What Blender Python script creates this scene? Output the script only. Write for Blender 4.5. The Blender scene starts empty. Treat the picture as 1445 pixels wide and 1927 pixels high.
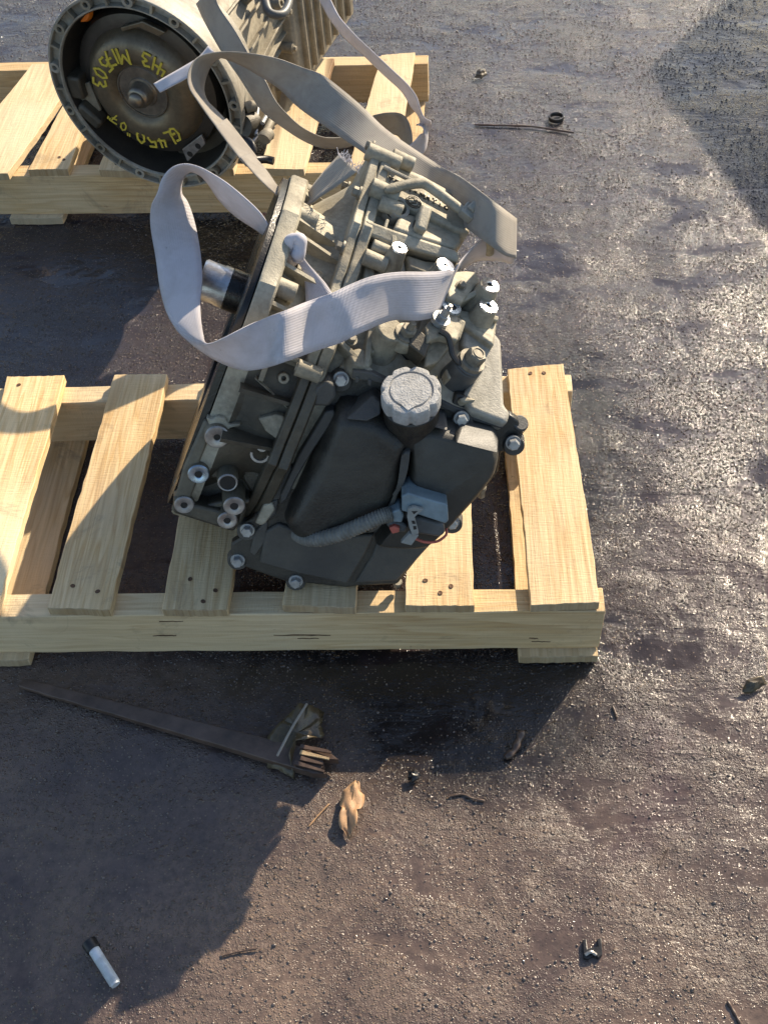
import bpy, bmesh, math, random
import numpy as np
from mathutils import Vector, Matrix
rnd = random.Random(7)
D = bpy.data
SC = bpy.context.scene
COL = SC.collection

# ------------------------------------------------------------------ camera
CX, CY, F = 722.5, 963.5, 2086.25
CAM = Vector((-0.21622, -0.84679, 1.32613))
_p, _r, _y = 0.871885, -0.0731847, -0.0766704
FW = Vector((math.sin(_y)*math.cos(_p), math.cos(_y)*math.cos(_p), -math.sin(_p)))
_rr = Vector((math.cos(_y), -math.sin(_y), 0)); _uu = _rr.cross(FW)
RT = math.cos(_r)*_rr + math.sin(_r)*_uu
UP = -math.sin(_r)*_rr + math.cos(_r)*_uu
cd = D.cameras.new('camera'); cam = D.objects.new('camera', cd); COL.objects.link(cam)
cd.sensor_fit = 'VERTICAL'; cd.sensor_height = 24.0; cd.lens = 24.0*F/1927
cd.clip_start = 0.05; cd.clip_end = 500
m = Matrix((RT, UP, -FW)).transposed().to_4x4(); m.translation = CAM
cam.matrix_world = m
SC.camera = cam

# ------------------------------------------------------------------ light
SUN = Vector((0.52, 0.70, 0.485)).normalized()
w = D.worlds.new('World'); SC.world = w; w.use_nodes = True
nt = w.node_tree; bg = nt.nodes['Background']
sky = nt.nodes.new('ShaderNodeTexSky'); sky.sky_type = 'NISHITA'; sky.sun_disc = False
sky.sun_elevation = math.asin(SUN.z); sky.sun_rotation = math.atan2(SUN.x, SUN.y)
sky.dust_density = 1.0; sky.ozone_density = 0.8; sky.air_density = 1.0
nt.links.new(sky.outputs[0], bg.inputs[0]); bg.inputs[1].default_value = 0.12
sl = D.lights.new('sun', 'SUN'); sl.energy = 5.0; sl.angle = math.radians(0.5); sl.color = (1.0, 0.85, 0.64)
so = D.objects.new('sun', sl); COL.objects.link(so)
so.rotation_euler = (-SUN).to_track_quat('-Z', 'Y').to_euler(); so.location = SUN*8
SC.view_settings.view_transform = 'Standard'; SC.view_settings.look = 'None'
SC.view_settings.exposure = 0.85; SC.view_settings.gamma = 1.0
SC.view_settings.use_curve_mapping = False

# ------------------------------------------------------------------ helpers
def ray(a, b): return (FW*F + RT*(a-CX) - UP*(b-CY)) / F          # unit forward depth
def at(a, b, d): return CAM + ray(a, b)*d                            # point at camera depth d
def hit(a, b, P, n):
    r = ray(a, b); return CAM + r*(((P-CAM).dot(n))/r.dot(n))
Z = Vector((0, 0, 1))
def un(a, b, z): return hit(a, b, Vector((0, 0, z)), Z)

def tag(o, label=None, cat=None, group=None, kind=None):
    if label: o['label'] = label
    if cat: o['category'] = cat
    if group: o['group'] = group
    if kind: o['kind'] = kind
    return o
def thing(name, loc, label, cat, group=None):
    o = D.objects.new(name, None); COL.objects.link(o); o.location = loc; o.empty_display_size = .05
    return tag(o, label, cat, group)
def base(o):
    v = Vector((0, 0, 0))
    while o is not None: v += o.location; o = o.parent
    return v
def obj(name, bm, mat, parent=None, bev=0, seg=2, smooth=40, origin=None, sub=0):
    off = base(parent) if parent is not None else Vector((0, 0, 0))
    if origin is not None: off = Vector(origin)
    me = D.meshes.new(name)
    bmesh.ops.translate(bm, verts=bm.verts, vec=-off)
    bm.normal_update(); bm.to_mesh(me); bm.free()
    o = D.objects.new(name, me); COL.objects.link(o)
    if parent is not None:
        o.parent = parent
        if origin is not None: o.location = Vector(origin)-base(parent)
    elif origin is not None: o.location = origin
    for mm in (mat if isinstance(mat, (list, tuple)) else [mat]): me.materials.append(mm)
    if smooth:
        me.polygons.foreach_set('use_smooth', [True]*len(me.polygons)); me.set_sharp_from_angle(angle=math.radians(smooth))
    if bev:
        b = o.modifiers.new('bevel', 'BEVEL'); b.width = bev; b.segments = seg; b.limit_method = 'ANGLE'
        b.angle_limit = math.radians(35); b.use_clamp_overlap = True; b.harden_normals = False
    if sub:
        s = o.modifiers.new('sub', 'SUBSURF'); s.levels = sub; s.render_levels = sub
    return o
def NB(): return bmesh.new()
def frame(n):
    n = Vector(n).normalized(); t = Vector((0, 0, 1)) if abs(n.z) < .9 else Vector((1, 0, 0))
    e1 = t.cross(n).normalized(); return e1, n.cross(e1), n
def poly_prism(bm, pts, vec):
    """solid between the loop pts and pts+vec"""
    n = len(pts); a = [bm.verts.new(p) for p in pts]; b = [bm.verts.new(p+vec) for p in pts]
    fs = [bm.faces.new(a), bm.faces.new(b[::-1])]
    for i in range(n): fs.append(bm.faces.new((a[i], b[i], b[(i+1) % n], a[(i+1) % n])))
    bmesh.ops.recalc_face_normals(bm, faces=fs); return fs
def loft(bm, rings, cap=True, closed=True):
    vs = [[bm.verts.new(p) for p in r] for r in rings]; n = len(rings[0]); fs = []
    for i in range(len(vs)-1):
        for j in range(n if closed else n-1):
            fs.append(bm.faces.new((vs[i][j], vs[i][(j+1) % n], vs[i+1][(j+1) % n], vs[i+1][j])))
    if cap:
        fs.append(bm.faces.new(vs[0][::-1])); fs.append(bm.faces.new(vs[-1]))
    bmesh.ops.recalc_face_normals(bm, faces=fs); return fs
def lathe(bm, P, ax, prof, seg=32, a0=0, a1=2*math.pi, fn=None, e=None):
    e1, e2, n = e if e else frame(ax); full = abs(a1-a0-2*math.pi) < 1e-6
    k = seg if full else seg+1; rings = []
    for (r, h) in prof:
        rg = []
        for i in range(k):
            t = a0+(a1-a0)*i/seg; rr = fn(r, h, t) if fn else r
            rg.append(Vector(P)+n*h+(e1*math.cos(t)+e2*math.sin(t))*max(rr, 1e-5))
        rings.append(rg)
    return loft(bm, rings, cap=False, closed=full)
def cyl(bm, P, ax, r, h, seg=24, r2=None, hole=0, hd=None):
    r2 = r if r2 is None else r2
    if hole: 
        hd = hd or h*.8
        prof = [(0, h-hd), (hole, h-hd), (hole, h), (r2, h), (r, 0), (0, 0)]
    else: prof = [(0, h), (r2, h), (r, 0), (0, 0)]
    return lathe(bm, P, ax, prof, seg)
def box(bm, c, ex, ey, ez):
    """centre + three half-extent vectors"""
    c, ex, ey, ez = map(Vector, (c, ex, ey, ez))
    return poly_prism(bm, [c-ex-ey-ez, c+ex-ey-ez, c+ex+ey-ez, c-ex+ey-ez], ez*2)
def crom(pts, n):
    P = [Vector(p) for p in pts]; P = [2*P[0]-P[1]]+P+[2*P[-1]-P[-2]]; out = []
    for i in range(1, len(P)-2):
        for k in range(n):
            t = k/n; a, b, c, d = P[i-1], P[i], P[i+1], P[i+2]
            out.append(.5*((2*b)+(c-a)*t+(2*a-5*b+4*c-d)*t*t+(3*b-a-3*c+d)*t**3))
    out.append(P[-2]); return out
def tube(bm, pts, r, seg=10, n=6, rf=None):
    C = crom(pts, n) if n > 1 else [Vector(p) for p in pts]
    up = Vector((0, 0, 1)); rings = []
    T0 = (C[1]-C[0]).normalized(); e1 = T0.orthogonal().normalized()
    for i, p in enumerate(C):
        T = (C[min(i+1, len(C)-1)]-C[max(i-1, 0)]).normalized()
        e1 = (e1-T*e1.dot(T)).normalized(); e2 = T.cross(e1)
        rr = rf(i/(len(C)-1))*r if rf else r
        rings.append([p+(e1*math.cos(2*math.pi*j/seg)+e2*math.sin(2*math.pi*j/seg))*rr for j in range(seg)])
    return loft(bm, rings)
def hexhead(bm, P, ax, af, h, washer=1.35, wh=.25, rot=0):
    """flange washer plus hexagonal head"""
    e1, e2, n = frame(ax); P = Vector(P)
    cyl(bm, P, n, af*.58*washer, h*wh, 20)
    R = af*.577; R2 = R*.86
    def ring(rr, hh): return [P+n*hh+(e1*math.cos(rot+math.pi/3*i)+e2*math.sin(rot+math.pi/3*i))*rr for i in range(6)]
    loft(bm, [ring(R, h*wh), ring(R, h*.9), ring(R2, h)])

# ------------------------------------------------------------------ materials
def mk(name):
    mt = D.materials.new(name); mt.use_nodes = True
    n = mt.node_tree.nodes; return mt, n, mt.node_tree.links, n['Principled BSDF']
def tex(n, l, coord='Object', scale=(1, 1, 1), rot=(0, 0, 0)):
    tc = n.new('ShaderNodeTexCoord'); mp = n.new('ShaderNodeMapping')
    mp.inputs['Scale'].default_value = scale; mp.inputs['Rotation'].default_value = rot
    l.new(tc.outputs[coord], mp.inputs[0]); return mp.outputs[0]
def noise(n, l, v, sc, det=4, rough=.55, dist=0):
    x = n.new('ShaderNodeTexNoise'); l.new(v, x.inputs['Vector']); x.inputs['Scale'].default_value = sc
    x.inputs['Detail'].default_value = det; x.inputs['Roughness'].default_value = rough; x.inputs['Distortion'].default_value = dist
    return x.outputs['Fac']
def ramp(n, l, fac, stops):
    r = n.new('ShaderNodeValToRGB'); l.new(fac, r.inputs[0]); e = r.color_ramp.elements
    while len(e) < len(stops): e.new(.5)
    for i, (p, c) in enumerate(stops):
        e[i].position = p; c = (c, c, c) if isinstance(c, (int, float)) else c; e[i].color = (*c, 1)
    return r.outputs[0]
def mix(n, l, fac, a, b, typ='MIX'):
    x = n.new('ShaderNodeMix'); x.data_type = 'RGBA'; x.blend_type = typ
    for i, v in ((0, fac), (6, a), (7, b)):
        if hasattr(v, 'links'): l.new(v, x.inputs[i])
        else: x.inputs[i].default_value = v if i == 0 else (*v, 1)
    return x.outputs[2]
def mth(n, l, op, a, b=0.0):
    x = n.new('ShaderNodeMath'); x.operation = op
    for i, v in ((0, a), (1, b)):
        if hasattr(v, 'links'): l.new(v, x.inputs[i])
        else: x.inputs[i].default_value = v
    return x.outputs[0]
def bump(n, l, b, hgt, dist, strength=1.0, prev=None):
    x = n.new('ShaderNodeBump'); x.inputs['Distance'].default_value = dist; x.inputs['Strength'].default_value = strength
    l.new(hgt, x.inputs['Height'])
    if prev: l.new(prev, x.inputs['Normal'])
    l.new(x.outputs[0], b.inputs['Normal']); return x.outputs[0]

def mat_cast(name, c1, c2, dirt, metal=.35, rough=.55, dirtamt=.5, bumpd=.0006):
    mt, n, l, b = mk(name); v = tex(n, l)
    a = noise(n, l, v, 14, 6, .65); g = noise(n, l, v, 160, 3); d = noise(n, l, v, 7, 8, .7, .6)
    c = mix(n, l, ramp(n, l, a, [(.3, 0), (.7, 1)]), c1, c2)
    c = mix(n, l, mth(n, l, 'MULTIPLY', ramp(n, l, d, [(.45, 0), (.68, 1)]), dirtamt), c, dirt)
    c = mix(n, l, ramp(n, l, g, [(.3, .25), (.6, 0)]), c, (.05, .045, .035))
    l.new(c, b.inputs['Base Color']); b.inputs['Metallic'].default_value = metal
    l.new(ramp(n, l, d, [(.3, rough-.1), (.7, rough+.2)]), b.inputs['Roughness'])
    h = mth(n, l, 'ADD', noise(n, l, v, 420, 3), mth(n, l, 'MULTIPLY', noise(n, l, v, 45, 4), 1.2))
    bump(n, l, b, h, bumpd, .9); return mt
def mat_plain(name, c, rough=.5, metal=0, var=.3, sc=60, bd=.0003, coat=0):
    mt, n, l, b = mk(name); v = tex(n, l); a = noise(n, l, v, sc, 5, .6)
    l.new(mix(n, l, ramp(n, l, a, [(.3, 0), (.7, 1)]), tuple(x*(1-var) for x in c), tuple(min(x*(1+var), .9) for x in c)), b.inputs['Base Color'])
    b.inputs['Metallic'].default_value = metal
    l.new(ramp(n, l, noise(n, l, v, sc*.4, 5), [(.3, max(rough-.12, .03)), (.7, min(rough+.12, 1))]), b.inputs['Roughness'])
    b.inputs['Coat Weight'].default_value = coat; b.inputs['Coat Roughness'].default_value = .12
    bump(n, l, b, noise(n, l, v, sc*6, 3), bd, .7); return mt
def mat_wood(name, along, tint=1.0, grey=.25, seed=0.0):
    mt, n, l, b = mk(name)
    tc = n.new('ShaderNodeTexCoord'); mp = n.new('ShaderNodeMapping'); l.new(tc.outputs['Object'], mp.inputs[0])
    s = [1, 1, 1]; s[along] = .045; mp.inputs['Scale'].default_value = s
    oi = n.new('ShaderNodeObjectInfo'); off = n.new('ShaderNodeVectorMath'); off.operation = 'ADD'
    cb = n.new('ShaderNodeCombineXYZ')
    for i in range(3): l.new(mth(n, l, 'MULTIPLY', oi.outputs['Random'], (7.3, 3.1, 5.7)[i]), cb.inputs[i])
    l.new(mp.outputs[0], off.inputs[0]); l.new(cb.outputs[0], off.inputs[1]); v = off.outputs[0]
    raw = n.new('ShaderNodeVectorMath'); raw.operation = 'ADD'; l.new(tc.outputs['Object'], raw.inputs[0]); l.new(cb.outputs[0], raw.inputs[1]); rv = raw.outputs[0]
    big = noise(n, l, v, 26, 3, .5, .4); fine = noise(n, l, v, 170, 4, .6); vfine = noise(n, l, v, 600, 2)
    rings = ramp(n, l, mth(n, l, 'FRACT', mth(n, l, 'MULTIPLY', big, 11.0)), [(0, 0), (.55, .25), (.85, 1), (1, 0)])
    t = tint
    c = mix(n, l, rings, (.71*t, .525*t, .285*t), (.57*t, .37*t, .165*t))
    c = mix(n, l, ramp(n, l, fine, [(.35, .5), (.62, 0)]), c, (.36*t, .22*t, .09*t))
    gz = noise(n, l, rv, 6, 6, .65)
    c = mix(n, l, mth(n, l, 'MULTIPLY', ramp(n, l, gz, [(.42, 0), (.7, 1)]), grey), c, (.36, .33, .28))
    hue = noise(n, l, rv, 2.2, 2); c = mix(n, l, ramp(n, l, hue, [(.35, .6), (.6, 0)]), c, (.78*t, .66*t, .45*t))
    sp = noise(n, l, rv, 55, 5, .7); c = mix(n, l, ramp(n, l, sp, [(.66, 0), (.76, .55)]), c, (.16, .09, .04))
    smear = noise(n, l, rv, 9, 7, .72, 1.2); c = mix(n, l, ramp(n, l, smear, [(.56, 0), (.74, .62)]), c, (.15, .12, .09)); kn_ = n.new('ShaderNodeTexVoronoi'); l.new(v, kn_.inputs['Vector']); kn_.inputs['Scale'].default_value = 7; c = mix(n, l, ramp(n, l, kn_.outputs['Distance'], [(.05, .85), (.10, .5), (.13, 0)]), c, (.16, .075, .03))
    l.new(c, b.inputs['Base Color']); b.inputs['Roughness'].default_value = .72; b.inputs['Specular IOR Level'].default_value = .3
    sc2 = [60, 60, 60]; sc2[along] = 420
    mp2 = n.new('ShaderNodeMapping'); l.new(tc.outputs['Object'], mp2.inputs[0]); mp2.inputs['Scale'].default_value = sc2
    saw = noise(n, l, mp2.outputs[0], 1, 2)
    h = mth(n, l, 'ADD', mth(n, l, 'ADD', fine, mth(n, l, 'MULTIPLY', vfine, .6)), mth(n, l, 'MULTIPLY', saw, .8))
    bump(n, l, b, h, .0011, .8); return mt
def mat_strap(name, c, dirt, amt=.5):
    mt, n, l, b = mk(name); uv = tex(n, l, 'UV'); ob = tex(n, l)
    wv = n.new('ShaderNodeTexWave'); wv.bands_direction = 'Y'; wv.inputs['Scale'].default_value = 190; wv.inputs['Distortion'].default_value = .6
    l.new(uv, wv.inputs['Vector'])
    wx = n.new('ShaderNodeTexWave'); wx.bands_direction = 'X'; wx.inputs['Scale'].default_value = 110; l.new(uv, wx.inputs['Vector'])
    d = noise(n, l, ob, 16, 7, .7, .5); s = noise(n, l, ob, 70, 5, .7)
    cc = mix(n, l, mth(n, l, 'MULTIPLY', ramp(n, l, d, [(.42, 0), (.75, 1)]), amt), c, dirt)
    cc = mix(n, l, ramp(n, l, s, [(.67, 0), (.74, .6)]), cc, (.08, .07, .065))
    cc = mix(n, l, mth(n, l, 'MULTIPLY', wv.outputs['Fac'], .16), cc, tuple(x*.5 for x in c))
    l.new(cc, b.inputs['Base Color']); b.inputs['Roughness'].default_value = .62
    b.inputs['Sheen Weight'].default_value = .25; b.inputs['Sheen Roughness'].default_value = .4
    h = mth(n, l, 'ADD', wv.outputs['Fac'], mth(n, l, 'MULTIPLY', wx.outputs['Fac'], .5))
    bump(n, l, b, h, .0006, .6)
    tr_ = n.new('ShaderNodeBsdfTranslucent'); l.new(cc, tr_.inputs['Color']); ms = n.new('ShaderNodeMixShader'); ms.inputs[0].default_value = .22
    l.new(b.outputs[0], ms.inputs[1]); l.new(tr_.outputs[0], ms.inputs[2]); l.new(ms.outputs[0], n['Material Output'].inputs[0]); return mt
def mat_ground():
    mt, n, l, b = mk('oily_wet_ground'); v = tex(n, l)
    big = noise(n, l, v, 1.3, 5, .6, .4); med = noise(n, l, v, 6.5, 8, .68, .9); fin = noise(n, l, v, 90, 5, .7)
    st = tex(n, l, 'Object', (3, 10, 4), (0, 0, .30)); streak = noise(n, l, st, 1.6, 6, .58, .5)
    def peb(sc, keep, rad_):
        w_ = n.new('ShaderNodeTexVoronoi'); l.new(v, w_.inputs['Vector']); w_.inputs['Scale'].default_value = sc
        sx = n.new('ShaderNodeSeparateColor'); l.new(w_.outputs['Color'], sx.inputs[0])
        sel = ramp(n, l, sx.outputs[0], [(keep, 0), (keep+.02, 1)]); dome = ramp(n, l, w_.outputs['Distance'], [(0, 1), (rad_*.6, .75), (rad_, 0)])
        return mth(n, l, 'MULTIPLY', sel, dome), sx.outputs[1]
    pa, ca_ = peb(300, .40, .42); pb, cb_ = peb(125, .66, .36); pc, cc_ = peb(520, .30, .45)
    film = ramp(n, l, mth(n, l, 'ADD', mth(n, l, 'MULTIPLY', streak, .55), mth(n, l, 'MULTIPLY', med, .45)), [(.42, 0), (.56, 1)])     # 0 = standing oil, 1 = thin film over grit
    c = mix(n, l, ramp(n, l, med, [(.34, 0), (.64, 1)]), (.086, .060, .049), (.225, .158, .114))
    c = mix(n, l, ramp(n, l, big, [(.42, .7), (.60, 0)]), c, (.066, .047, .046))
    c = mix(n, l, ramp(n, l, fin, [(.34, .5), (.55, 0)]), c, (.035, .028, .025))
    sx_ = n.new('ShaderNodeSeparateXYZ'); l.new(v, sx_.inputs[0])
    sp_ = mth(n, l, 'ADD', mth(n, l, 'ADD', mth(n, l, 'MULTIPLY', sx_.outputs[1], .42), mth(n, l, 'MULTIPLY', sx_.outputs[0], .18)), mth(n, l, 'ADD', mth(n, l, 'MULTIPLY', med, .8), mth(n, l, 'MULTIPLY', big, .7)))
    spill = ramp(n, l, sp_, [(.60, 0), (.90, 1)])
    c = mix(n, l, mth(n, l, 'MULTIPLY', spill, .88), c, (.030, .027, .033))
    def blot(x0, y0, ax_, ay_, edge):
        dx = mth(n, l, 'MULTIPLY', mth(n, l, 'SUBTRACT', sx_.outputs[0], x0), 1/ax_); dy = mth(n, l, 'MULTIPLY', mth(n, l, 'SUBTRACT', sx_.outputs[1], y0), 1/ay_)
        d_ = mth(n, l, 'SQRT', mth(n, l, 'ADD', mth(n, l, 'MULTIPLY', dx, dx), mth(n, l, 'MULTIPLY', dy, dy)))
        return ramp(n, l, mth(n, l, 'ADD', d_, mth(n, l, 'MULTIPLY', med, edge)), [(.62, 1), (.98, 0)])
    pool = mth(n, l, 'MAXIMUM', mth(n, l, 'MAXIMUM', blot(-.22, .02, .70, .36, .7), blot(-.17, -.11, .34, .20, .5)), mth(n, l, 'MAXIMUM', blot(-.55, 1.0, .8, .42, .8), blot(.0, .42, .24, .7, .8)))
    c = mix(n, l, mth(n, l, 'MULTIPLY', pool, .92), c, (.013, .0105, .0095))
    tan = mth(n, l, 'MULTIPLY', pa, ramp(n, l, ca_, [(.72, 0), (.8, .55)])); c = mix(n, l, tan, c, (.30, .22, .15))
    stain = noise(n, l, v, 3.1, 4, .55, .6); c = mix(n, l, ramp(n, l, stain, [(.60, 0), (.72, .6)]), c, (.055, .030, .038))
    l.new(c, b.inputs['Base Color'])
    l.new(mix(n, l, mth(n, l, 'MAXIMUM', mth(n, l, 'MULTIPLY', spill, .75), mth(n, l, 'MULTIPLY', pool, .9)), mix(n, l, film, (.13, .13, .13), mix(n, l, ramp(n, l, big, [(.4, 0), (.62, 1)]), (.23, .23, .23), (.34, .34, .34))), (.11, .11, .11)), b.inputs['Roughness'])
    b.inputs['IOR'].default_value = 1.5
    grit = mth(n, l, 'ADD', mth(n, l, 'ADD', mth(n, l, 'MULTIPLY', pa, 1.0), mth(n, l, 'MULTIPLY', pb, 1.7)), mth(n, l, 'MULTIPLY', pc, .4))
    h = mth(n, l, 'MULTIPLY', mth(n, l, 'ADD', grit, mth(n, l, 'MULTIPLY', noise(n, l, v, 300, 4, .6), .8)), mth(n, l, 'MULTIPLY', mth(n, l, 'ADD', mth(n, l, 'MULTIPLY', film, .92), .08), mth(n, l, 'SUBTRACT', 1.0, mth(n, l, 'MULTIPLY', pool, .35))))
    p = bump(n, l, b, h, .0016, .95)
    h2 = mth(n, l, 'ADD', mth(n, l, 'MULTIPLY', noise(n, l, v, 9, 3, .5), 1.4), mth(n, l, 'MULTIPLY', noise(n, l, v, 46, 4, .55), mth(n, l, 'ADD', mth(n, l, 'MULTIPLY', film, .20), .05)))
    bump(n, l, b, h2, .010, .6, p)
    return mt
M = {}
M['alu'] = mat_cast('cast_aluminium', (.31, .275, .198), (.46, .42, .32), (.085, .066, .04), .08, .62, .95)
M['alu_bright'] = mat_cast('clean_aluminium', (.27, .25, .20), (.40, .375, .315), (.14, .12, .09), .1, .60, .8)
M['alu_dark'] = mat_cast('oily_shaded_aluminium', (.060, .050, .034), (.115, .098, .068), (.022, .018, .013), .2, .40, .7)  # darker cast aluminium; on the bell it holds shade as well as oil
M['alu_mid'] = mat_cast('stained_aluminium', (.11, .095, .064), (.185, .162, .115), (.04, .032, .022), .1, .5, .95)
M['alu_far'] = mat_cast('tan_aluminium', (.25, .22, .16), (.35, .31, .23), (.09, .073, .05), .1, .6, .8)
M['machined'] = mat_plain('machined_metal', (.72, .72, .72), .22, 1.0, .12, 90, .0001)
M['machined_dull'] = mat_plain('dull_machined_metal', (.33, .31, .29), .42, .7, .25, 120, .0002)
M['zinc'] = mat_plain('zinc_bolt', (.36, .365, .36), .5, .6, .25, 90, .0002)
M['zinc_dirty'] = mat_plain('dirty_bolt', (.20, .18, .14), .62, .3, .35, 120, .0003)
M['black_plastic'] = mat_cast('oily_black_plastic', (.009, .0085, .008), (.026, .024, .020), (.072, .064, .046), 0, .40, .9, .0006)
M['dusty_plastic'] = mat_cast('dusty_olive_plastic', (.035, .033, .027), (.068, .063, .050), (.015, .014, .013), 0, .5, .7, .0006)
M['grey_plastic'] = mat_cast('dusty_black_plastic', (.042, .042, .040), (.066, .064, .058), (.115, .104, .080), 0, .52, .7, .0005)
M['cap'] = mat_cast('dusty_cap', (.40, .395, .38), (.50, .495, .475), (.16, .15, .13), 0, .6, .6, .0012)
M['black_oil'] = mat_plain('oily_black', (.012, .011, .010), .28, .2, .4, 50, .0006)
M['dark'] = mat_plain('painted_hole_shade', (.014, .012, .010), .6, 0, .4, 50, .0004)  # near-black discs and patches painted in for the shade inside holes
M['steel'] = mat_plain('oily_steel', (.22, .19, .15), .35, .75, .35, 45, .0003)
M['converter'] = mat_cast('converter_steel', (.15, .115, .072), (.225, .18, .115), (.05, .04, .026), .5, .34, .7, .0003)
M['converter_dark'] = mat_cast('dark_converter_steel', (.045, .04, .035), (.085, .075, .06), (.02, .018, .015), .5, .36, .6, .0003)
M['conduit'] = mat_plain('grey_conduit', (.15, .148, .13), .6, 0, .3, 80, .0003)
M['plug'] = mat_plain('blue_grey_plug', (.17, .225, .25), .5, 0, .2, 60, .0003)
M['plug_dark'] = mat_plain('dark_grey_plug', (.075, .08, .08), .5, 0, .25, 60, .0003)
M['lever'] = mat_plain('grey_lever', (.25, .255, .235), .55, 0, .15, 60, .0003)
M['red'] = mat_plain('faded_red', (.42, .10, .07), .55, 0, .2, 60, .0002)
M['orange'] = mat_plain('orange_plastic', (.85, .22, .02), .45, 0, .1, 60, .0002)
M['yellow'] = mat_plain('yellow_paint_marker', (.50, .40, .045), .6, 0, .2, 80, .0002)
M['blue_steel'] = mat_plain('blued_washer', (.34, .42, .50), .3, .9, .25, 90, .0002)
M['rust'] = mat_plain('rusty_nail', (.10, .05, .025), .7, .2, .4, 300, .0004)
M['wood_y'] = mat_wood('pine_across', 1)
M['wood_x'] = mat_wood('pine_along', 0, .93, .15)
M['wood_white'] = mat_wood('weathered_pine', 1, 1.28, .15)
M['wood_end'] = mat_wood('pine_end_grain', 2, .62, .3)
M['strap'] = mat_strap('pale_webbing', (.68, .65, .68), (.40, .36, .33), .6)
M['strap_grey'] = mat_strap('dirty_shaded_webbing', (.40, .36, .30), (.21, .175, .14), .8)
M['leaf'] = mat_plain('dry_leaf', (.40, .235, .12), .6, 0, .35, 90, .0006)
M['leaf_dark'] = mat_plain('wet_dark_leaf', (.075, .055, .028), .3, 0, .5, 40, .0008)
M['wet_wood'] = mat_plain('wet_dark_wood', (.080, .052, .038), .38, 0, .5, 35, .0008)
M['rubber'] = mat_plain('black_rubber', (.013, .012, .012), .38, 0, .3, 60, .0003)
M['stone'] = mat_plain('grit_stone', (.105, .080, .066), .20, 0, .45, 30, .0002, .8)
M['drum'] = mat_plain('blue_drum_paint', (.05, .10, .22), .4, .2, .2, 20, .0004)
M['lining'] = mat_cast('dark_bell_lining', (.022, .019, .016), (.055, .047, .037), (.012, .011, .010), .1, .36, .7, .0005)
M['pale'] = mat_plain('pale_bolt_coating', (.56, .59, .60), .45, .2, .2, 90, .0002)
M['bin'] = mat_plain('shadow_box_steel', (.16, .09, .05), .6, .3, .5, 12, .0006)
M['sleeve'] = mat_cast('stained_sleeve', (.42, .43, .45), (.55, .57, .60), (.10, .06, .04), .9, .30, .9, .0003)
M['split'] = mat_plain('dark_split', (.10, .06, .03), .8, 0, .5, 200, .0004)
M['ground'] = mat_ground()

# ------------------------------------------------------------------ ground
def vnoise(x, y, cell, seed):
    rs = np.random.RandomState(seed); L = rs.rand(97, 97)
    gx, gy = x/cell, y/cell; ix, iy = np.floor(gx).astype(int), np.floor(gy).astype(int)
    fx, fy = gx-ix, gy-iy; fx, fy = fx*fx*(3-2*fx), fy*fy*(3-2*fy)
    g = lambda a, b: L[a % 97, b % 97]
    return (g(ix, iy)*(1-fx)+g(ix+1, iy)*fx)*(1-fy)+(g(ix, iy+1)*(1-fx)+g(ix+1, iy+1)*fx)*fy
def ground_h(x, y):
    h = vnoise(x, y, .31, 1)*.5+vnoise(x+.4*y, y*1.5, .13, 2)*.35+vnoise(x+.5*y, y*1.6-.3*x, .055, 3)*.2+vnoise(x, y, .03, 4)*.10
    s = np.clip((vnoise(x*.55+.4*y, y*2.2-.5*x, .09, 8)-.55)*3, 0, 1)*.25          # dragged ridges of sludge
    lump = np.clip(vnoise(x, y, .035, 9)-.78, 0, 1)*1.2
    return -(1.1-h)*.0045+(s*.5+lump*.5)*.003-.001
def axis_vals(a, b, st, far):
    mid = list(np.arange(a, b, st)); out = []; d = st; p = b
    while p < far: out.append(p); d *= 1.5; p += d
    lo = []; d = st; p = a-st
    while p > -far: lo.append(p); d *= 1.5; p -= d
    return np.array(lo[::-1]+mid+out)
xs = axis_vals(-1.6, .95, .006, 120.); ys = axis_vals(-.62, 2.3, .006, 120.)
X, Y = np.meshgrid(xs, ys); fade = ((X > -2) & (X < 1.4) & (Y > -1) & (Y < 2.8)).astype(float)
H = ground_h(X, Y)*fade
co = np.stack([X, Y, H], -1).reshape(-1, 3)
nx, ny = len(xs), len(ys); I = np.arange(nx*ny).reshape(ny, nx)
q = np.stack([I[:-1, :-1], I[:-1, 1:], I[1:, 1:], I[1:, :-1]], -1).reshape(-1)
def np_mesh(name, co, loops, k, mat):
    me = D.meshes.new(name); me.vertices.add(len(co)); me.vertices.foreach_set('co', co.astype(np.float32).ravel())
    nf = len(loops)//k; me.loops.add(len(loops)); me.loops.foreach_set('vertex_index', loops.astype(np.int32))
    me.polygons.add(nf); me.polygons.foreach_set('loop_start', np.arange(0, nf*k, k, dtype=np.int32))
    me.polygons.foreach_set('use_smooth', np.ones(nf, dtype=bool)); me.update(calc_edges=True); me.materials.append(mat)
    o = D.objects.new(name, me); COL.objects.link(o); return o
g = np_mesh('ground', co, q, 4, M['ground']); tag(g, kind='structure')

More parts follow.
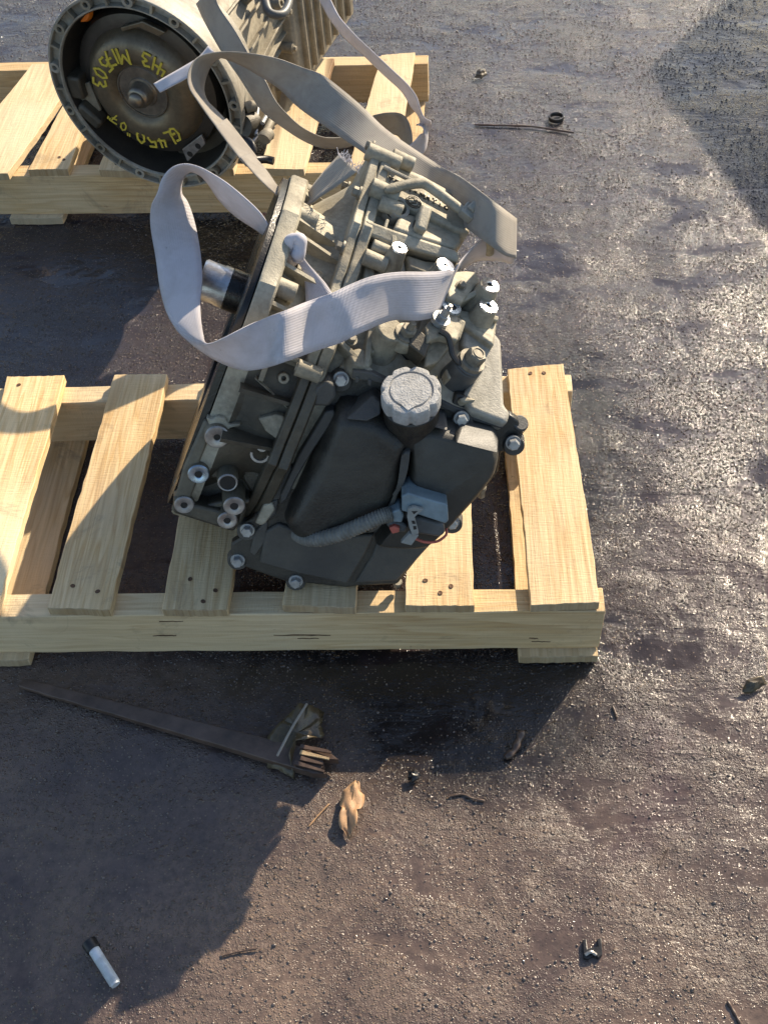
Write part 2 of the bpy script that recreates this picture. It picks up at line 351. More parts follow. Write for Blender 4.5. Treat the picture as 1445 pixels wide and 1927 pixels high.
# loose grit lying on the wet ground
def grit_field(name, num, rmin, rmax, seed, mat):
    rs = np.random.RandomState(seed)
    x = rs.uniform(-1.5, .85, num*3); y = rs.uniform(-.58, 2.2, num*3)
    keep = rs.rand(num*3) < (.12+.9*np.clip((vnoise(x, y, .16, 21)*.6+vnoise(x, y, .05, 22)*.4-.30)*2.4, 0, 1))
    if 'coarse' in name: keep &= rs.rand(num*3) < np.clip(.22+.9*(x*.9+y*.45), .16, 1)
    x, y = x[keep][:num], y[keep][:num]; num = len(x)
    r = rmin+(rmax-rmin)*rs.rand(num)**2.6
    t = (1+5**.5)/2
    iv = np.array([(-1, t, 0), (1, t, 0), (-1, -t, 0), (1, -t, 0), (0, -1, t), (0, 1, t), (0, -1, -t), (0, 1, -t), (t, 0, -1), (t, 0, 1), (-t, 0, -1), (-t, 0, 1)], float)/1.9
    fi = np.array([(0, 11, 5), (0, 5, 1), (0, 1, 7), (0, 7, 10), (0, 10, 11), (1, 5, 9), (5, 11, 4), (11, 10, 2), (10, 7, 6), (7, 1, 8), (3, 9, 4), (3, 4, 2), (3, 2, 6), (3, 6, 8), (3, 8, 9), (4, 9, 5), (2, 4, 11), (6, 2, 10), (8, 6, 7), (9, 8, 1)])
    th = rs.rand(num)*6.283; c, s = np.cos(th), np.sin(th)
    sc = np.stack([r*rs.uniform(.75, 1.35, num), r*rs.uniform(.75, 1.2, num), r*rs.uniform(.5, .9, num)], -1)
    v = iv[None]*sc[:, None, :]*rs.uniform(.8, 1.2, (num, 12, 1))
    vx = v[..., 0]*c[:, None]-v[..., 1]*s[:, None]+x[:, None]; vy = v[..., 0]*s[:, None]+v[..., 1]*c[:, None]+y[:, None]
    vz = v[..., 2]+(ground_h(x, y)+r*.15)[:, None]
    co = np.stack([vx, vy, vz], -1).reshape(-1, 3)
    fl = (fi[None]+(np.arange(num)*12)[:, None, None]).reshape(-1)
    o = np_mesh(name, co, fl, 3, mat)
    return tag(o, 'coarser grains of grit standing out of the oily film' if 'coarse' in name else 'loose dark grit scattered over the wet ground', 'grit', kind='stuff')
grit_field('grit', 52000, .0005, .0021, 5, M['stone'])
grit_field('coarse_grit', 17000, .0010, .0027, 11, M['stone'])

# ------------------------------------------------------------------ pallets
def board(name, parent, tops, th, mat, nails=(), rough=.0012, nseg=26, endmat=None):
    """board from four top corners (front-left, front-right, back-right, back-left), rough sawn ends"""
    fl, fr_, br, bl = map(Vector, tops); bm = NB(); rs = random.Random(int(fl.x*7919+fl.y*313+900))
    nw, nl = 14, nseg; G = []
    wv = [rs.uniform(-1, 1) for _ in range(4)]
    for j in range(nl+1):
        row = []
        for i in range(nw+1):
            s, t = i/nw, j/nl
            p = fl.lerp(fr_, s).lerp(bl.lerp(br, s), t)
            d = (bl-fl).normalized(); e = (fr_-fl).normalized()
            if j in (0, nl): p = p+d*(rs.uniform(-rough, rough)*.55+math.sin(s*3+wv[3]*6)*.0012)
            if i in (0, nw): p = p+e*(rs.uniform(-rough, rough)*.7+math.sin(t*5+wv[0]*6)*.0012)
            p = p+Z*(math.sin(t*4+wv[1]*5)*.0008+(s-.5)**2*.0025*wv[2])
            row.append(p)
        G.append(row)
    T = [[bm.verts.new(p) for p in r] for r in G]
    B = [[bm.verts.new(p-Z*th) for p in r] for r in G]
    for j in range(nl):
        for i in range(nw):
            bm.faces.new((T[j][i], T[j][i+1], T[j+1][i+1], T[j+1][i]))
            bm.faces.new((B[j][i], B[j+1][i], B[j+1][i+1], B[j][i+1]))
    for i in range(nw):
        f1 = bm.faces.new((T[0][i+1], T[0][i], B[0][i], B[0][i+1])); f2 = bm.faces.new((T[nl][i], T[nl][i+1], B[nl][i+1], B[nl][i]))
        if endmat: f1.material_index = f2.material_index = 1
    for j in range(nl):
        bm.faces.new((T[j][0], T[j+1][0], B[j+1][0], B[j][0])); bm.faces.new((T[j+1][nw], T[j][nw], B[j][nw], B[j+1][nw]))
    o = obj(name, bm, [mat, endmat] if endmat else mat, parent, smooth=30, bev=.0009, seg=1)
    for (s, t) in nails:
        p = fl.lerp(fr_, s).lerp(bl.lerp(br, s), t); nb = NB()
        lathe(nb, p-Z*.004, Z, [(0, .0041), (.0018, .0042), (.0030, .0044), (.0033, .0040), (.0033, 0)], 14, fn=lambda r, h, t: r*(1+.10*math.sin(2*t+s*40)))
        obj('nail', nb, M['rust'], o)
    return o
def beam(name, parent, P, ex, ey, h, mat, endmat=None, nl=30):
    """stringer on edge: P front-left bottom corner, ex length vector, ey thickness vector"""
    bm = NB(); rs = random.Random(int(P.x*1000+P.y*517)); rings = []
    for k in range(nl+1):
        p = P+ex*(k/nl); jit = lambda: Vector((0, rs.uniform(-.0006, .0006), rs.uniform(-.0006, .0006)))
        rings.append([p+jit(), p+ey+jit(), p+ey+Z*h+jit(), p+Z*h+jit()])
    loft(bm, rings)
    return obj(name, bm, mat, parent, bev=.0012, seg=1, smooth=30)

ZT, ZS = .121, .105
SPL = ((515, 622, 1196, 3.2), (288, 332, 1197, 1.6), (560, 600, 1202, 1.2), (300, 345, 1170, .8), (995, 1012, 1202, 1.0), (1000, 1035, 1208, .8))
near = thing('pallet', (-.5, .22, 0), 'pale new pine pallet in front carrying the transmission with the black side cover', 'pallet', 'pine pallets')
beam('stringer', near, Vector((-1.08, 0, .016)), Vector((1.082, 0, 0)), Vector((0, .038, 0)), .089, M['wood_x'])
beam('stringer', near, Vector((-1.08, .412, .016)), Vector((1.076, .006, 0)), Vector((0, .038, 0)), .089, M['wood_x'])
for xx, wd, yo in ((-.108, .108, -.013), (-.912, .113, -.012), (-1.06, .09, -.012)):
    board('bottom_board', near, [Vector((xx, yo, .016)), Vector((xx+wd, yo, .016)), Vector((xx+wd, .462, .016)), Vector((xx, .462, .016))], .0155, M['wood_y'], endmat=M['wood_end'])
rail = [o for o in near.children if o.name.startswith('stringer')][0]
for a0, a1, b_, w_ in SPL:
    bm = NB(); n_ = 9; up_, dn_ = [], []
    for k in range(n_+1):
        a = a0+(a1-a0)*k/n_; c_ = hit(a, b_+rnd.uniform(-.5, .5), Vector((0, -.0012, .06)), Vector((0, -1, 0))); hw = .0003*w_*math.sin(math.pi*(k+.15)/(n_+.3))*rnd.uniform(.4, 1.6)+.0002
        up_.append(c_+Z*hw); dn_.append(c_-Z*hw)
    poly_prism(bm, up_+dn_[::-1], Vector((0, .002, 0))); obj('split', bm, M['split'], rail, smooth=0)
NF = ((.22, .045), (.72, .05)); NBk = ((.35, .955), (.7, .955))
def pxboard(pxs, z=ZT): return [un(a, b, z) for a, b in pxs]
B = {}
def dboard(parent, pxs, mat, nails): return board('deck_board', parent, pxboard(pxs), .0155, mat, nails, endmat=M['wood_end'])
dboard(near, [(-120, 1152), (-4, 1152), (122, 704), (14, 708)], M['wood_white'], ((.3, .04), (.7, .05), (.25, .955)))
dboard(near, [(90, 1146), (209, 1147), (315, 703), (214, 706)], M['wood_y'], ((.3, .085), (.72, .065), (.62, .95)))
dboard(near, [(303, 1146), (427, 1148), (496, 703), (392, 703)], M['wood_y'], ((.36, .11), (.78, .07), (.62, .03), (.4, .95)))
dboard(near, [(534, 1141), (671, 1144), (690, 700), (576, 700)], M['wood_y'], ((.3, .05), (.55, .035), (.4, .95)))
dboard(near, [(764, 1138), (893, 1140), (880, 698), (770, 698)], M['wood_y'], ((.28, .09), (.66, .07), (.5, .045), (.4, .95)))
dboard(near, [(997, 1139), (1128, 1136), (1061, 684), (956, 692)], M['wood_y'], ((.19, .045), (.69, .05), (.38, .13), (.38, .965), (.62, .962)))

yv = Vector((math.cos(-.035), math.sin(-.035), 0)); fv = Vector((-yv.y, yv.x, 0))
FP = Vector((-.66, 1.045, 0))                 # on the front face line of the far pallet
far = thing('pallet', FP+fv*.22, 'pine pallet behind carrying the transmission with the open round bell', 'pallet', 'pine pallets')
def fpt(s, t, z): return FP+yv*s+fv*t+Z*z
beam('stringer', far, fpt(-.75, 0, .016), yv*1.17, fv*.038, .089, M['wood_x'])
beam('stringer', far, fpt(-.75, .412, .016), yv*1.17, fv*.038, .089, M['wood_x'])
for s0 in (-.74, -.42, .30):
    board('bottom_board', far, [fpt(s0, -.012, .016), fpt(s0+.11, -.012, .016), fpt(s0+.11, .46, .016), fpt(s0, .46, .016)], .0155, M['wood_y'], endmat=M['wood_end'])
dboard(far, [(-110, 328), (15, 328), (160, 118), (62, 120)], M['wood_y'], ((.6, .05), (.9, .05)))
dboard(far, [(53, 319), (128, 318), (212, 112), (168, 112)], M['wood_y'], ((.65, .1), (.8, .08)))
dboard(far, [(186, 320), (285, 322), (345, 112), (255, 112)], M['wood_y'], ((.3, .05),))
dboard(far, [(350, 320), (440, 320), (492, 110), (400, 110)], M['wood_y'], ())
dboard(far, [(488, 318), (571, 319), (629, 109), (550, 109)], M['wood_y'], ((.35, .12), (.7, .06), (.6, .955)))
dboard(far, [(656, 318), (742, 316), (780, 99), (716, 103)], M['wood_y'], ((.35, .955), (.7, .96), (.5, .93), (.2, .945)))

# ------------------------------------------------------------------ near transmission
O = Vector((-.49, .28, .335)); A = Vector((.907, -.096, -.411)).normalized(); U = Vector((.409, -.043, .912)); U = (U-A*U.dot(A)).normalized(); V = A.cross(U)
if V.y > 0: V = -V
def L(a, u, v): return O+A*a+U*u+V*v
def rad(a, r, th): return L(a, r*math.cos(th), r*math.sin(th))
dg = math.radians
tr = thing('transmission', (-.33, .2, ZT), 'grey cast transmission with black side cover and round filler cap on the front pallet', 'transmission', 'used transmissions')
EX = (U, V, A)
def pl(tau, P): return (V*math.cos(dg(tau))+U*math.sin(dg(tau)), P)
nTOP, pTOP = pl(70, L(.24, .172, .142))
nCOV, pCOV = pl(20, un(560, 1095, .135))
nPAD, pPAD = pl(24, O); pPAD = O+nPAD*.2
def top(a, b, h=0): return hit(a, b, pTOP+nTOP*h, nTOP)
def cov(a, b, h=0): return hit(a, b, pCOV+nCOV*h, nCOV)
def pad(a, b, h=0): return hit(a, b, pPAD+nPAD*h, nPAD)
def slab(bm, f, pxs, h, d, dirn=None, tilt=None):
    """solid whose face lies h above a plane and that goes d deep"""
    n = {top: nTOP, cov: nCOV, pad: nPAD}[f]; P = [f(a, b, h) for a, b in pxs]
    if tilt is not None:                         # the face is a terrace turned towards the sky
        n = (V*math.cos(dg(tilt))+U*math.sin(dg(tilt))); c = sum(P, Vector())/len(P); P = [hit(a, b, c, n) for a, b in pxs]
    return poly_prism(bm, P, (dirn if dirn else -n)*d)

# bell housing: flange ring, cone, ribs
bm = NB()
def lug(th, n=14, amp=.006): return amp*max(0, math.cos(th*n))**6
def cut(t):
    c_ = math.cos(t-dg(66)); return .196/c_ if c_ > .3 else 9
def seam_out(t):
    d_ = (math.degrees(t)+180) % 360-180                      # the joint flange runs out to a corner at the far top
    if -62 < d_ < 12:
        c_ = math.cos(t-dg(18)); e_ = math.cos(t+dg(62)); return max(min(.226/c_, .262/e_ if e_ > .2 else 9, .305), .2185)
    return .2185
def prof_fn(r, h, t):
    k_ = min(max((h-.03)/.055, 0), 1); r = r*(1+(seam_out(t)/.2185-1)*k_)
    r = r+(lug(t) if r > .226 and h < .02 else 0); return min(r, cut(t)) if r > .2 else r
lathe(bm, O, A, [(.205, -.004), (.233, -.004), (.235, -.001), (.235, .016), (.232, .019), (.214, .020), (.206, .034), (.199, .055), (.196, .072), (.196, .088), (.18, .088), (.185, .05), (.2, .02), (.205, -.004)], 96, fn=prof_fn, e=EX)
for th in (-78, -62, -45, -31, 4, 17, 30, 43, 57, 74, 150, 170, 200, 230, 260):
    t = dg(th); tv = (-math.sin(t)*U+math.cos(t)*V)
    poly_prism(bm, [rad(.016, .231, t)-tv*.0025, rad(.030, .227, t)-tv*.0025, rad(.082, .212, t)-tv*.0025, rad(.084, .175, t)-tv*.0025, rad(.016, .185, t)-tv*.0025], tv*.005)
# raised lit panel and the scoop wall beside it
def wedge(bm, a0, a1, t0, t1, r0, r1, rin, n=8):
    rings = []
    for i in range(n+1):
        t = dg(t0+(t1-t0)*i/n)
        rings.append([rad(a0, r0, t), rad(a1, r1, t), rad(a1, rin, t), rad(a0, rin, t)])
    loft(bm, rings)
wedge(bm, .017, .082, -13, -2, .229, .214, .16)
wedge(bm, .017, .030, -75, -20, .231, .224, .16)
for f_ in bm.faces:                              # lower half darker: oil, plus shade put into the colour
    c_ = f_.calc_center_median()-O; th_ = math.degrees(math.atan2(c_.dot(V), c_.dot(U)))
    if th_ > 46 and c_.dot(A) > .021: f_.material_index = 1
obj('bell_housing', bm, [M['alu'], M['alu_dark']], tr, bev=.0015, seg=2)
# cylindrical lugs along the flange (bolt bosses behind the flange)
for th in (-60, -38, -6, 24):
    bm = NB(); cyl(bm, rad(.015, .222, dg(th)), A, .0125, .026, 18, .0115); obj('flange_boss', bm, M['alu'], tr, bev=.001)
# oily black joint face of the bell
bm = NB(); lathe(bm, O, A, [(.10, -.0055), (.229, -.0055), (.229, -.0125), (.222, -.014), (.10, -.014), (.10, -.0055)], 72, e=EX, fn=lambda r, h, t: min(r, cut(t)-.004) if r > .2 else r)
lathe(bm, O, A, [(0, -.006), (.13, -.006), (.15, -.0045)], 40, e=EX)
obj('joint_face', bm, M['black_oil'], tr)
# output stub at the left
hc = at(455, 553, (L(0, .07, .03)-CAM).dot(FW)); hc = hc-A*(hc-O).dot(A); bm = NB()
cyl(bm, hc+A*.0, -A, .0275, .034, 32); obj('hub', bm, M['black_oil'], tr, bev=.002)
bm = NB(); lathe(bm, hc-A*.03, -A, [(.027, 0), (.027, .012), (.026, .014), (.026, .036), (.024, .039), (.012, .039), (.011, .02), (0, .02)], 36)
obj('shaft_sleeve', bm, M['sleeve'], tr)

# lower bell wall towards the viewer: casting with bosses
bm = NB()
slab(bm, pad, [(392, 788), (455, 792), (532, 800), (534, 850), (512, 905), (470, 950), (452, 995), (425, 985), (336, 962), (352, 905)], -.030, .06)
obj('mount_wall', bm, M['alu_dark'], tr, bev=.004, seg=3); bm = NB()  # recess darkened: its shade is in the colour along with the oil
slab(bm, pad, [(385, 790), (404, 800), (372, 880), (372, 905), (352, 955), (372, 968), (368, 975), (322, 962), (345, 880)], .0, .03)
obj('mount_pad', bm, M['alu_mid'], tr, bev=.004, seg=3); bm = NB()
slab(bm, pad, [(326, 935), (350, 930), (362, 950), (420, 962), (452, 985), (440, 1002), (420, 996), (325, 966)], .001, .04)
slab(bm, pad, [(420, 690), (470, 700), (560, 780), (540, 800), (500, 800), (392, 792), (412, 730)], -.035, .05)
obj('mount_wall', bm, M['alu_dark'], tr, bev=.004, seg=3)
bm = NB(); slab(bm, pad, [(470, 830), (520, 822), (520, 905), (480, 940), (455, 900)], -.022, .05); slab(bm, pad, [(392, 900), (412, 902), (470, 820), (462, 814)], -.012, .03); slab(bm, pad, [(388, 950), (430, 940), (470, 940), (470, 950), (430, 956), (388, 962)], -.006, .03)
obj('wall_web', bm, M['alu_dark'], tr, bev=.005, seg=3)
bm = NB()                                       # lit top shelves and rounded block
slab(bm, pad, [(388, 786), (400, 790), (410, 783), (424, 787), (430, 800), (453, 797), (452, 803), (432, 806), (425, 825), (398, 812)], .004, .02)
slab(bm, pad, [(486, 788), (520, 780), (535, 784), (538, 800), (528, 832), (500, 812)], .006, .05)
obj('mount_shelf', bm, M['alu'], tr, bev=.003, seg=3)
bm = NB()                                       # bump and sloping rib
bc = pad(455, 762, -.030); e1, e2, nn = frame(nPAD)
lathe(bm, bc, nPAD, [(0, .024), (.012, .022), (.021, .014), (.025, 0), (.027, -.012)], 24)
p0, p1 = pad(480, 714, .004), pad(556, 783, -.004)
poly_prism(bm, [p0, p1, p1-nPAD*.05, p0-nPAD*.05], Vector((.0005, -.001, .003)))
obj('cast_rib', bm, M['alu'], tr, bev=.001)
for (a, b, rr, h, ho, mt) in ((409, 823, .0150, .010, .0042, 'machined_dull'), (374, 893, .0132, .004, .0048, 'blue_steel'), (429, 909, .0125, .008, .0100, 'machined_dull'),
                              (347, 951, .0125, .002, .0045, 'machined_dull'), (441, 953, .0135, .012, .0052, 'machined_dull'), (428, 980, .0125, .006, .0045, 'machined_dull')):
    bm = NB(); c = pad(a, b, h); ax = (nPAD*.9+A*.12+Vector((0, -.15, 0))).normalized()
    lathe(bm, c-ax*.05, ax, [(0, .0492), (rr*.99, .0492), (rr*1.03, .046), (rr*1.16, 0)], 26); mbo = obj('mounting_boss', bm, M['alu_mid'], tr)
    bm = NB(); lathe(bm, c, ax, [(ho*.9, -.008), (ho, 0), (ho+.0008, .0006), (rr-.0012, .0006), (rr, -.0007), (rr, -.004)], 28); obj('machined_face', bm, M[mt], mbo)
    bm = NB(); lathe(bm, c, ax, [(0, -.0006), (ho*1.02, -.0006)], 20); obj('bolt_hole', bm, M['dark'], mbo)
bm = NB(); pc = pad(490, 852, .006)              # half moon pivot inside the wall
lathe(bm, pc, nPAD, [(.012, 0), (.012, .004), (.009, .004), (.009, 0)], 18, math.pi*.9, math.pi*1.9); cyl(bm, pad(494, 838, .0), nPAD, .006, .006, 14)
obj('pivot_clip', bm, M['machined_dull'], tr)

# case joint flange between bell and gear case
bm = NB()
def seam_r(th): return .2185
def fn2(r, h, t): return r*seam_out(t)/.2185+(.010*max(0, math.cos(t*9+.55))**10 if r > .2 else 0)
lathe(bm, O, A, [(.18, .0785), (.2160, .0785), (.2185, .080), (.2185, .0895), (.2165, .0905), (.18, .0905)], 108, fn=fn2, e=EX)
lathe(bm, O, A, [(.18, .0915), (.2165, .0915), (.2195, .093), (.2195, .104), (.2160, .106), (.17, .106)], 108, fn=fn2, e=EX)
for f_ in bm.faces:  # lower part of the flange darker: oil and shade in the colour
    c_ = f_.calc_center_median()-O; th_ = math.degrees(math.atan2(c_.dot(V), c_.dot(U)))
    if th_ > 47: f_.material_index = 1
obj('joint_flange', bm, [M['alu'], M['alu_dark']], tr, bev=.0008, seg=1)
def bolt(P, ax, af=.010, h=.008, mat='zinc_dirty', parent=tr, shank=0, washer=1.35):
    b = NB(); hexhead(b, P, ax, af, h, washer, rot=rnd.random())
    if shank: cyl(b, Vector(P), -Vector(ax), af*.38, shank, 12)
    return obj('bolt', b, M[mat], parent, smooth=35)
for th in (-56, -27, -13, 4.5, 45):
    rr = seam_out(dg(th))+.003
    bolt(rad(.0785, rr, dg(th)), -A, .011, .010)
    bm = NB(); cyl(bm, rad(.070 if th == 45 else .104, rr-.001, dg(th)), A, .0105, .030, 18, .0095); obj('bolt_boss', bm, M['alu'], tr, bev=.001)

# gear case body
prof = [(-.115, .215), (.0, .196), (.10, .160), (.160, .128), (.186, .09), (.222, -.01), (.258, -.11), (.268, -.135), (.24, -.17), (.17, -.19), (.05, -.205), (-.1, -.18), (-.17, -.08), (-.18, .08), (-.15, .19)]
bm = NB(); rings = []
for a, s in ((.100, 1.0), (.15, 1.0), (.195, .985), (.203, .95)): rings.append([L(a, u*s, v*s) for u, v in prof])
loft(bm, rings); obj('gear_case', bm, M['alu'], tr, bev=.006, seg=3)
prof2 = [(-.115, .215), (.0, .196), (.10, .160), (.160, .128), (.186, .09), (.214, .012), (.20, -.03), (.10, -.09), (-.1, -.15), (-.17, -.08), (-.18, .08), (-.15, .19)]
bm = NB(); rings = []
for a, s in ((.15, .96), (.21, .97), (.255, .965), (.292, .95), (.300, .90)): rings.append([L(a, u*s, v*s) for u, v in prof2])
loft(bm, rings); obj('end_case', bm, M['alu'], tr, bev=.006, seg=3)

# upper relief of the gear case, each block with its own height
bm = NB()
slab(bm, top, [(706, 305), (722, 312), (866, 386), (884, 400), (884, 438), (856, 430), (735, 372), (700, 352)], .010, .05, tilt=84)     # lettering panel
slab(bm, top, [(700, 348), (738, 374), (860, 430), (862, 446), (820, 440), (745, 408), (697, 382)], .002, .04, tilt=86)
slab(bm, top, [(752, 404), (772, 402), (850, 428), (868, 440), (868, 456), (856, 466), (790, 446), (742, 428)], .014, .04, tilt=90)       # rounded bar
slab(bm, top, [(688, 412), (742, 432), (858, 470), (866, 480), (864, 494), (776, 470), (745, 462), (690, 440)], .020, .05, tilt=60)     # shade step
slab(bm, top, [(690, 430), (700, 438), (708, 520), (700, 560), (684, 560)], .004, .03, tilt=88)
slab(bm, top, [(765, 478), (800, 490), (866, 494), (870, 520), (800, 512), (770, 500)], .006, .03, tilt=92)
slab(bm, top, [(640, 520), (760, 520), (740, 560), (640, 640), (618, 668), (606, 640)], -.010, .03, tilt=80)
slab(bm, top, [(850, 505), (895, 510), (905, 525), (870, 568), (838, 560)], .010, .04, tilt=88)
slab(bm, top, [(858, 580), (930, 592), (936, 600), (930, 650), (870, 610)], -.002, .03, tilt=88)
obj('case_relief', bm, M['alu'], tr, bev=.005, seg=3)
bm = NB()                                        # webs between the bosses, thin cast ribs
for (a, b), (c, d), h, dp in (((698, 500), (752, 478), .010, .04), ((752, 478), (770, 560), .004, .04), ((838, 520), (800, 560), .006, .04), ((905, 545), (840, 580), .012, .05),
                             ((690, 560), (740, 640), .0, .04), ((640, 640), (700, 700), .004, .05), ((905, 590), (938, 600), .004, .03), ((742, 440), (742, 470), .02, .04), ((700, 612), (690, 690), .006, .04)):
    p, q_ = top(a, b, h), top(c, d, h); t = (q_-p).cross(nTOP).normalized()*.0035
    poly_prism(bm, [p-t, q_-t, q_+t, p+t], -nTOP*dp)
obj('case_rib', bm, M['alu'], tr, bev=.0015)
for (a, b, w_, h_, hh, tl) in ((716, 520, 16, 10, .004, 80), (690, 600, 14, 12, .004, 84), (668, 566, 10, 16, -.002, 70), (730, 545, 9, 14, .002, 90), (808, 535, 12, 8, .010, 84), (824, 556, 9, 9, .010, 90), (640, 600, 9, 12, -.004, 84),
                               (706, 655, 14, 9, .002, 76), (850, 700, 12, 12, .004, 84), (880, 752, 16, 6, .006, 70), (770, 520, 10, 10, .006, 78), (846, 640, 8, 9, .014, 84)):
    bm = NB(); slab(bm, top, [(a-w_, b-h_*.4), (a-w_*.3, b-h_), (a+w_, b-h_*.3), (a+w_*.8, b+h_*.7), (a-w_*.5, b+h_)], hh, .03, tilt=tl); obj('cast_pad', bm, M['alu'], tr, bev=.003, seg=3)
for (a, b, hh, af) in ((716, 590, .006, .010), (684, 545, .002, .009), (866, 540, .012, .009), (660, 640, .002, .010)):
    bolt(top(a, b, hh), (U*.9+V*.2).normalized(), af, .008)
for (a, b, c_, d_) in ((730, 412, 722, 440), (845, 470, 838, 500), (820, 405, 850, 420), (712, 450, 760, 470)):
    bm = NB(); p, q_ = top(a, b, .016), top(c_, d_, .016); t = (q_-p).cross(nTOP).normalized()*.002; poly_prism(bm, [p-t, q_-t, q_+t, p+t], -nTOP*.03); obj('case_rib', bm, M['alu'], tr, bev=.0012)
for th in (10.5, 23, 37, 50):                    # low cross ribs and pads on the bell cone
    t = dg(th); tv = (-math.sin(t)*U+math.cos(t)*V)
    bm = NB(); poly_prism(bm, [rad(.034, .212, t)-tv*.012, rad(.040, .211, t)-tv*.012, rad(.040, .211, t)+tv*.012, rad(.034, .212, t)+tv*.012], (O-rad(0, 1, t))*.02); obj('cross_rib', bm, M['alu'], tr, bev=.001)
    bm = NB(); cyl(bm, rad(.062, .190, t), (rad(0, 1, t)-O), .0075, .014, 18, .0068, hole=.003, hd=.008); obj('cast_boss', bm, M['alu'], tr, bev=.001)
# lug block, its hole painted as a dark disc
bm = NB(); c = top(796, 412, .026); e = (top(830, 425, .026)-top(770, 400, .026)).normalized(); f_ = nTOP.cross(e)
box(bm, c-nTOP*.012, e*.0075, f_*.018, nTOP*.017); obj('lug', bm, M['alu'], tr, bev=.004, seg=3)
bm = NB(); cyl(bm, top(788, 414, .028)-nTOP*.012, -e, .0055, .003, 14); obj('lug_hole', bm, M['dark'], tr)
# upright cup with dark bore, horizontal pin boss
bm = NB(); lathe(bm, top(737, 402, -.004), (nTOP+A*.25).normalized(), [(.0165, 0), (.0145, .016), (.0140, .020), (.0095, .020), (.009, .006), (0, .006)], 26); obj('cup_boss', bm, M['alu_bright'], tr)
bm = NB(); cyl(bm, top(738, 399, .008), (nTOP+A*.25).normalized(), .0088, .001, 20); obj('bore', bm, M['dark'], tr)
for P_, r_, l_ in ((top(697, 352, .012), .0125, .036), (top(690, 284, .004), .0115, .045), (top(700, 462, .014), .0085, .028)):
    bm = NB(); cyl(bm, P_, A, r_, l_, 22, r_*.92); obj('pin_boss', bm, M['alu'], tr, bev=.001)
# machined mount faces that catch the sun
for (a, b, ro, ri, hh, lenn, mt) in ((752, 466, .0098, .0026, .034, .06, 'machined'), (838, 499, .0118, .0028, .036, .06, 'machined'), (922, 536, .0122, .0042, .022, .06, 'machined'),
                                     (919, 575, .0122, .0042, .018, .06, 'machined'), (850, 577, .0128, .0058, .016, .05, 'blue_steel')):
    c = top(a, b, hh); bs = NB()
    lathe(bs, c-U*lenn, U, [(ro*2.1, 0), (ro*1.5, lenn*.5), (ro*1.15, lenn*.8), (ro*1.03, lenn-.002), (0, lenn-.002)], 24); ob = obj('mounting_boss', bs, M['alu'], tr)
    bs = NB(); lathe(bs, c, U, [(ri, -.012), (ri, 0), (ri+.0006, .0006), (ro-.0006, .0006), (ro, -.0022)], 28); obj('machined_face', bs, M[mt], ob)
    bs = NB(); lathe(bs, c-U*.0015, U, [(0, 0), (ri+.0002, 0)], 20); obj('bolt_hole', bs, M['dark'], ob)
# bulge at the right with speckled top
bm = NB(); slab(bm, top, [(872, 604), (895, 597), (915, 606), (944, 640), (947, 700), (950, 762), (962, 775), (955, 798), (885, 772), (872, 740), (905, 690), (868, 650)], .000, .028, tilt=75)
obj('end_cover', bm, M['alu_bright'], tr, bev=.007, seg=4)
bm = NB(); slab(bm, top, [(780, 745), (800, 725), (868, 690), (905, 700), (900, 770), (955, 792), (960, 800), (862, 770)], -.008, .03, tilt=76)
slab(bm, top, [(640, 690), (655, 655), (700, 640), (742, 668), (770, 690), (850, 690), (860, 770), (720, 720)], -.014, .03, tilt=74)
obj('case_shoulder', bm, M['alu'], tr, bev=.004, seg=3)
bm = NB(); slab(bm, top, [(752, 660), (768, 645), (795, 668), (790, 678), (765, 676)], -.0070, .002); obj('pocket', bm, M['dark'], tr)
bm = NB(); cyl(bm, top(779, 676, -.006), (U+V*.5).normalized(), .0045, .016, 16); cyl(bm, top(772, 664, -.006), (U+V*.3).normalized(), .009, .007, 18); obj('selector_pin', bm, M['zinc'], tr)
# two tall cast columns left of the cover top
bm = NB()
for (a, b, r_, hh) in ((712, 628, .019, .026), (668, 660, .015, .004)):
    cyl(bm, top(a, b+35, -.02), (U+V*.1).normalized(), r_*1.15, .02+hh, 22, r_*.9)
obj('case_column', bm, M['alu'], tr, bev=.002)
# sensor with hexagon, bracket, stud
bm = NB(); c = top(752, 645, .006); ax = (U*.95+V*.1+A*.05).normalized()
cyl(bm, c, ax, .0175, .018, 24, .0165); obj('sensor_body', bm, M['alu'], tr, bev=.002)
bm = NB(); hexhead(bm, c+ax*.018, ax, .017, .012, 1.45); cyl(bm, c+ax*.028, ax, .005, .012, 14, .0035); obj('sensor', bm, M['zinc_dirty'], tr)
bm = NB(); slab(bm, top, [(782, 612), (812, 640), (800, 672), (770, 648), (772, 622)], .030, .03); obj('selector_box', bm, M['alu_dark'], tr, bev=.002)
bm = NB(); slab(bm, top, [(800, 612), (822, 590), (858, 588), (872, 612), (862, 640), (830, 632), (806, 640)], .026, .012, tilt=90)
slab(bm, top, [(800, 640), (838, 628), (848, 650), (825, 682), (800, 690)], .012, .03)
slab(bm, top, [(862, 596), (878, 604), (866, 640), (858, 628)], .020, .03)
obj('selector_bracket', bm, M['alu'], tr, bev=.003, seg=3)
bm = NB(); c = top(826, 605, .026); cyl(bm, c, ax, .011, .006, 20); hexhead(bm, c+ax*.005, ax, .013, .010, 1.5); cyl(bm, c+ax*.014, ax, .0052, .012, 14, .0045); cyl(bm, c+ax*.026, ax, .003, .006, 12, .0025)
obj('stud', bm, M['zinc'], tr)
bm = NB(); tube(bm, [top(828, 622, .034), top(842, 632, .034), top(848, 650, .030), top(852, 668, .026), top(866, 684, .024), top(884, 686, .024)], .0036, 8)
obj('earth_strap', bm, M['rubber'], tr)
